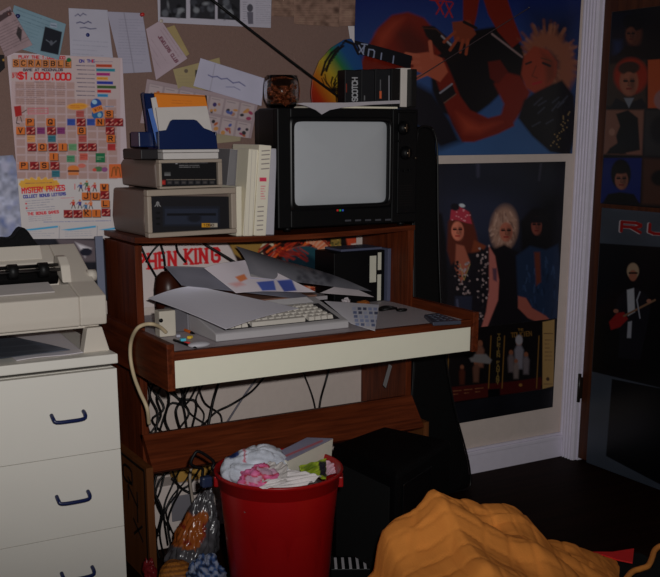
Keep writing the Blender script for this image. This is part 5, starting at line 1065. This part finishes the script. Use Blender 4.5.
blob('straw_hat', aY(178, 577, 2.58), (.055, .06, .05), None, 'tan ribbed straw hat on the floor left of the red bin', 'hat', .12, 1.5, 5, f, None, n=64, m=44)
def f(d, q):
    u = noise.noise(Vector((q[0]*.22, q[1]*.22, 3))); return (66, 70, 82) if u > .05 else ((26, 38, 62) if u > -.2 else (12, 17, 30))
blob('patterned_cloth', aY(205, 578, 2.48), (.05, .06, .07), None, 'blue and white patterned cloth bundled against the red bin', 'cloth', .3, 2.6, 9, f, colmat('cotton_print', .85, .1), n=80, m=56)
blob('red_wrapper', aY(150, 572, 2.78), (.02, .03, .04), (52, 8, 10), 'small dark red crumpled wrapper beside the foot of the desk', 'wrapper', .4, 2.5, 12, None, colmat('shiny_wrapper', .3, .5))

REDM = M('red_bin_plastic', (84, 3, 4), (1.2, 2.3, .3), rough=.4, spec=.35, var=.05)
CB = Vector((1.250, 2.418, 0)); ZR = .457
bn = thing('waste_bin', 'tall red plastic waste bin heaped with rubbish', 'waste bin', CB)
prof = [(.001, .004), (.126, .004), (.129, .012), (.160, ZR-.050), (.1615, ZR-.045), (.166, ZR-.043), (.168, ZR-.014), (.173, ZR-.012), (.1765, ZR-.004), (.175, ZR), (.170, ZR), (.165, ZR-.008), (.162, ZR-.05), (.123, .014), (.001, .012)]
NB = 96; vv = []
for j, (rr_, h) in enumerate(prof):
    for i in range(NB):
        a = 2*pi*i/NB; k_ = 1-(.010*max(0, cos(a*10))**8 if j in (2, 3) else 0); vv.append((CB.x+rr_*k_*cos(a), CB.y+rr_*k_*sin(a), h))
ff = [(j*NB+i, j*NB+(i+1) % NB, (j+1)*NB+(i+1) % NB, (j+1)*NB+i) for j in range(len(prof)-1) for i in range(NB)]
MB().add(vv, ff, True).build('bucket', REDM, bn)
for s_ in (-1, 1):
    d = Vector((cos(YAW), -sin(YAW), 0))*s_; c = CB+d*.168; c.z = ZR-.03
    MB().box(c.x-.008, c.x+.008, c.y-.02, c.y+.02, c.z-.022, c.z+.008, .003, rz=-YAW).build('handle_lug', REDM, bn)
# rubbish in the bin
blob('crumpled_paper', (CB.x, CB.y, ZR-.08), (.150, .150, .05), (60, 54, 54), 'crumpled grey paper filling the bin under the other rubbish', 'rubbish', .12, 4, 2, None, PAPER, n=64, m=30, kind='stuff')
BAG2 = colmat('dull_plastic_film', .5, .3)
def f(d, q):
    x, y = q
    if ((x-231)/8)**2+((y-453)/5.5)**2 < 1: return (24, 34, 72)
    if abs(x-244.5) < 1 and y < 462: return (120, 60, 70)
    v = 138+16*noise.noise(Vector((x*.12, y*.12, 2))); return (v*.92, v*.94, v)
blob('white_plastic_bag', CB+Vector((-.060, .010, ZR-.004)), (.100, .085, .070), None, 'white plastic bag with a dark blue mark, on top of the bin at the left', 'plastic bag', .17, 2.0, 14, f, BAG2, n=72, m=48)
def f(d, q): v = noise.noise(Vector((q[0]*.12, q[1]*.12, 5))); return (140, 60+24*v, 92+24*v) if v > .0 else ((120, 34, 48) if v > -.12 else (126, 98, 112))
blob('pink_plastic_bag', CB+Vector((-.088, -.060, ZR-.004)), (.062, .050, .044), None, 'pink and white crumpled plastic at the left front of the bin', 'plastic bag', .22, 2.4, 17, f, BAG2, n=60, m=40, rot=-.5)
def carton(p): p.noise(.06, 12); p.line([(286, 456), (322, 441)], (120, 60, 66), 2.2, 1.2, .8)
t = thing('white_carton', 'flattened white carton with a red stripe slanting out of the bin', 'carton', CB+Vector((.05, .03, ZR)))
q = [aY(273, 454.5, 2.43), aY(307, 437.5, 2.53), aY(333, 438.5, 2.48), aY(288, 460.5, 2.36)]
sheet('top_face', q, (92, 90, 106), carton, 2, PAPER, parent=t, thick=.001, nrm=(0, -.3, 1), k=.95)
mb = MB(); mb.add([aY(273, 455, 2.429), aY(288, 461, 2.359), aY(333, 439, 2.479), aY(331, 462, 2.47), aY(290, 479, 2.365), aY(272, 472, 2.43)], [(0, 1, 4, 5), (1, 2, 3, 4)]); mb.build('side_face', M('white_carton_card', (140, 136, 126), (1.3, 2.4, .46), rough=.55), t)
def crump(a, sd):
    r_ = random.Random(sd); ks = [(r_.uniform(4, 11), r_.uniform(4, 11), r_.uniform(0, 6)) for _ in range(5)]
    return lambda u, v: a*sum(np.abs(np.sin(x*u+y*v+z))-.6 for x, y, z in ks)*.5
def sp(p): p.noise(.12, 6); p.noise(.06, 2.5, 4)
def gp(p): p.noise(.2, 5); p.poly([(300, 468), (312, 462), (318, 468), (306, 473)], (60, 74, 14), 2, .7); p.poly([(318, 462), (326, 461), (326, 478), (320, 476)], (14, 14, 20), 1.5)
sheet('green_packet', [aY(299, 466, 2.37), aY(326, 459, 2.40), aY(326, 479, 2.35), aY(303, 478, 2.33)], (92, 104, 24), gp, 2, colmat('foil_print', .4, .4), crump(.006, 3), None, 'crumpled yellow-green packet in the bin below the white carton', 'packet', thick=.002)
sheet('crumpled_paper', [aY(289, 469, 2.36), aY(322, 476, 2.33), aY(298, 490, 2.27), aY(259, 488, 2.28)], (132, 128, 128), sp, 2, PAPER, crump(.007, 5), None, 'crumpled white paper at the front of the bin', 'paper', thick=.0015)
sheet('crumpled_paper', [aY(268, 462, 2.36), aY(287, 464, 2.35), aY(287, 484, 2.30), aY(262, 482, 2.31)], (124, 120, 118), sp, 2, PAPER, crump(.008, 8), None, 'small crumpled pale paper between the white bag and the carton', 'paper', thick=.0015)
sheet('pinkish_paper', [aY(325, 460, 2.41), aY(340, 465, 2.40), aY(336, 473, 2.38), aY(324, 476, 2.38)], (128, 104, 112), sp, 2, PAPER, crump(.005, 11), None, 'small pinkish scrap at the right edge of the bin', 'paper', thick=.0015)
hp = [(219, 474), (212, 469), (213.5, 461.5), (199, 451.5), (193.5, 456), (191, 463.5), (195.5, 467), (202.5, 469), (202.5, 476), (207, 481)]
t = thing('wire_hook', 'bent black wire hook with a dark clip hanging at the left rim of the bin', 'hook', aY(205, 470, 2.50))
MB().tube([aY(x, y, 2.50) for x, y in hp], .0045, 10, 4).build('wire', BLK, t)
c = aY(206, 480, 2.50); MB().box(c.x-.016, c.x+.014, 2.485, 2.51, c.z-.018, c.z+.012, .005).build('clip', M('dark_blue_clip', (20, 26, 44), (1.1, 2.5, .4), rough=.4), t)

# black box
q = [aZ(332, 444, .4), aZ(384, 425.5, .4), aZ(452, 440, .4), aZ(398, 474, .4)]
bk = thing('black_speaker_box', 'large black box on the floor between the red bin and the guitar case', 'box', (1.72, 2.55, 0))
VIN = M('black_vinyl', (3, 3, 4), None, rough=.6, spec=.15, var=.2, bump=.3, bscale=200)
MB().prism([v-Vector((0, 0, .399)) for v in q], (0, 0, .399), .014).build('cabinet', VIN, bk)
a, b_ = q[3], q[2]; d = (b_-a).normalized(); nn = Vector((d.y, -d.x, 0)); o_ = a+d*.03+nn*.001
MB().prism([o_+Vector((0, 0, -.04)), o_+d*.20+Vector((0, 0, -.04)), o_+d*.20+Vector((0, 0, -.30)), o_+Vector((0, 0, -.30))], nn*.004, .001).build('glossy_panel', M('glossy_black_panel', (12, 12, 14), None, rough=.25, spec=.5), bk)
a, b_ = q[0], q[3]; d = (b_-a).normalized(); nn = Vector((d.y, -d.x, 0)); o_ = a+d*.03+nn*.001
MB().prism([o_+Vector((0, 0, -.05)), o_+d*.28+Vector((0, 0, -.05)), o_+d*.28+Vector((0, 0, -.36)), o_+Vector((0, 0, -.36))], nn*.003, .001).build('cloth_grille', M('black_grille_cloth', (6, 6, 7), None, rough=.9), bk)
t = thing('cassette_rack', 'dark rack with white bars on the floor right of the red bin', 'rack', aZ(352, 560, .02))
c = aZ(350, 556, .09); c.z = .001
MB().box(c.x-.06, c.x+.06, c.y-.05, c.y+.05, .001, .07, .003, rz=-.5).build('body', BLK, t)
Rz = Matrix.Rotation(-.5, 3, 'Z')
for i in range(5): v = c+Rz @ Vector((-.048+i*.022, -.052, 0)); w0 = c+Rz @ Vector((-.048+i*.022, .03, 0)); u = Rz @ Vector((.008, 0, 0)); MB().prism([v+Vector((0, 0, .0702)), v+u+Vector((0, 0, .0702)), w0+u+Vector((0, 0, .0702)), w0+Vector((0, 0, .0702))], (0, 0, .0015)).build('white_bar', M('dim_white_bar', (74, 72, 74), (1.5, 2.5, .08), (0, 0, 1), rough=.5), t)

# guitar case
gc = thing('guitar_case', 'tall black soft guitar case standing against the wall at the right end of the desk', 'guitar case', (2.2, 3.08, 0))
R_ = [(432, 128), (436, 138), (437.5, 160), (438, 220), (440, 290), (444, 345), (449, 378), (455, 410), (463, 440), (468.5, 462), (470.5, 480), (468, 500), (458, 516), (440, 524)]
L_ = [(418, 524), (402, 512), (396, 490), (402, 450), (410, 410), (413, 370), (413.5, 320), (413, 260), (412.5, 200), (413.5, 150), (417, 131), (424, 126)]
def lean(x, y): return aY(x, y, 3.135-.10*min(1, (y-126)/390.))
ol = [lean(*p) for p in R_+L_]
ol = [Vector((v.x, v.y, max(v.z, .006))) for v in ol]
CAS = M('black_nylon', (5, 5, 6), None, rough=.55, spec=.25, var=.2, scale=200)
MB().prism(ol, (0, .058, 0), .009).build('bag', CAS, gc)
mb = MB(); mb.tube([v+Vector((0, -.001, 0)) for v in ol+ol[:1]], .0035, 6, 3); mb.build('piping', M('black_piping', (13, 12, 12), None, rough=.4, spec=.4), gc)
pk = [lean(x, y)+Vector((0, -.012, 0)) for x, y in ((412, 402), (452, 412), (460, 455), (456, 490), (425, 500), (408, 480))]
MB().prism(pk, (0, .012, 0), .004).build('pocket', CAS, gc)

# quilt heap
QM, qt, qb = newmat('yellow_quilt_cotton', .9, .1)
base = alb((168, 104, 46), (1.65, 2.1, .33), (-.4, -.8, .5)); tc = qt.nodes.new('ShaderNodeTexCoord'); no = qt.nodes.new('ShaderNodeTexNoise'); no.inputs['Scale'].default_value = 220
qt.links.new(tc.outputs['Object'], no.inputs['Vector']); bp = qt.nodes.new('ShaderNodeBump'); bp.inputs['Strength'].default_value = .35; bp.inputs['Distance'].default_value = .002
qt.links.new(no.outputs['Fac'], bp.inputs['Height']); qt.links.new(bp.outputs['Normal'], qb.inputs['Normal']); base = tuple(v*.93/base[0] for v in base); qb.inputs['Base Color'].default_value = (*base, 1)
YR = 2.12
sil = [(352, 600), (374, 572), (377, 548), (382, 532), (395, 521), (410, 514), (421, 503), (428, 492), (434, 488), (444, 491), (455, 496), (468, 501), (480, 506), (490, 506), (502, 505), (514, 509), (526, 518), (537, 531), (546, 541), (560, 545), (575, 550), (588, 558), (604, 566), (622, 580), (640, 600)]
sx = np.array([aY(x, y, YR).x for x, y in sil]); sz = np.array([aY(x, y, YR).z for x, y in sil])
NX, NY = 190, 130; X0, X1 = sx[0]-.02, sx[-1]+.02; pos = []
for j in range(NY+1):
    v = j/NY; Y = 1.45+v*(2.42-1.45)
    for i in range(NX+1):
        u = i/NX; X = X0+u*(X1-X0)
        # the silhouette runs along the ridge; sight lines fan out, so follow them
        Xr = X*YR/Y if Y > YR else X+(YR-Y)*.28
        h = float(np.interp(Xr, sx, sz)); e = 1.
        if Y > YR: t_ = (Y-YR)/.20; e = max(0, 1-t_*t_*1.3)
        else: e = 1-.30*((YR-Y)/.6)**1.3
        if Y < 1.78: e *= max(0, 1-((1.78-Y)/.26)**2)
        h = max(0, h)*e
        w = noise.fractal(Vector((X*5.2+1, Y*4.2, 0)), .9, 2, 3)*.020
        rdg = .013*sin((X*1.0+Y*1.7)*13+2.5*noise.noise(Vector((X*3, Y*3, 4))))*(1 if Y < YR-.03 else .3)
        a, b2 = (X*.95-Y*.42+.05*noise.noise(Vector((X*4, Y*4, 2)))), (X*.42+Y*.95+.05*noise.noise(Vector((X*4, Y*4, 9))))
        g1 = abs(((a/.075) % 1)-.5)*2; g2 = abs(((b2/.075) % 1)-.5)*2
        puff = .006*(1-max(g1, g2)**6)-.003
        drop = min(1, h/.06)
        pos.append((X, Y, max(.002, h+(min(0, w+rdg)*1.0+puff*.9)*drop if Y > YR-.06 else h+(w*.6+rdg-.014+puff)*drop)))
faces_ = [(j*(NX+1)+i, j*(NX+1)+i+1, (j+1)*(NX+1)+i+1, (j+1)*(NX+1)+i) for j in range(NY) for i in range(NX)]
faces_ = [f_ for f_ in faces_ if max(pos[a_][2] for a_ in f_) > .004]; ui = sorted({a_ for f_ in faces_ for a_ in f_}); mp_ = {a_: n_ for n_, a_ in enumerate(ui)}; pos = [pos[a_] for a_ in ui]; faces_ = [tuple(mp_[a_] for a_ in f_) for f_ in faces_]
qo = MB().add(pos, faces_, True).build('quilt', QM, None, origin=(1.7, 2.0, 0)); tag(qo, 'rumpled yellow quilt heaped on the floor in the foreground', 'quilt')

# dark green cushion with scalloped brown piping, red strap, dark blanket
def f(d, q): return (10, 20, 22)
GC = M('dark_green_cloth', (9, 16, 18), None, rough=.9)
pa = [(612, 600), (630, 574), (640, 569), (648, 566), (652, 558), (655, 550), (664, 545), (690, 540), (700, 600)]
zc = .10; pc = [aZ(x, y, zc) for x, y in pa]
cu = thing('green_cushion', 'dark green cushion with wavy brown piping at the bottom right corner of the view', 'cushion', (2.2, 2.1, 0))
MB().prism([v-Vector((0, 0, zc-.002)) for v in pc], (0, 0, zc-.002), .02).build('cover', GC, cu)
MB().tube(pc, .009, 8, 5).build('piping', M('brown_piping', (96, 58, 22), (2.2, 2.1, .1), (0, 0, 1), rough=.7), cu)
pb = [aZ(x, y, .02) for x, y in ((548, 556), (590, 553), (640, 552), (655, 560), (640, 580), (600, 590), (550, 580))]
tag(MB().prism([v-Vector((0, 0, .019)) for v in pb], (0, 0, .019), .006).build('dark_blanket', GC), 'dark green folded blanket on the floor behind the quilt', 'blanket')
pr_ = [aZ(x, y, .024) for x, y in ((560, 552.5), (612, 553), (634, 549.5), (632.5, 564), (618, 561), (603, 556), (560, 555))]
tag(MB().prism(pr_, (0, 0, .005), .0015).build('red_strap', M('dark_red_strap', (78, 8, 8), (2.3, 2.25, .02), (0, 0, 1), rough=.7)), 'dark red strap with a flared end lying on the dark blanket', 'strap')
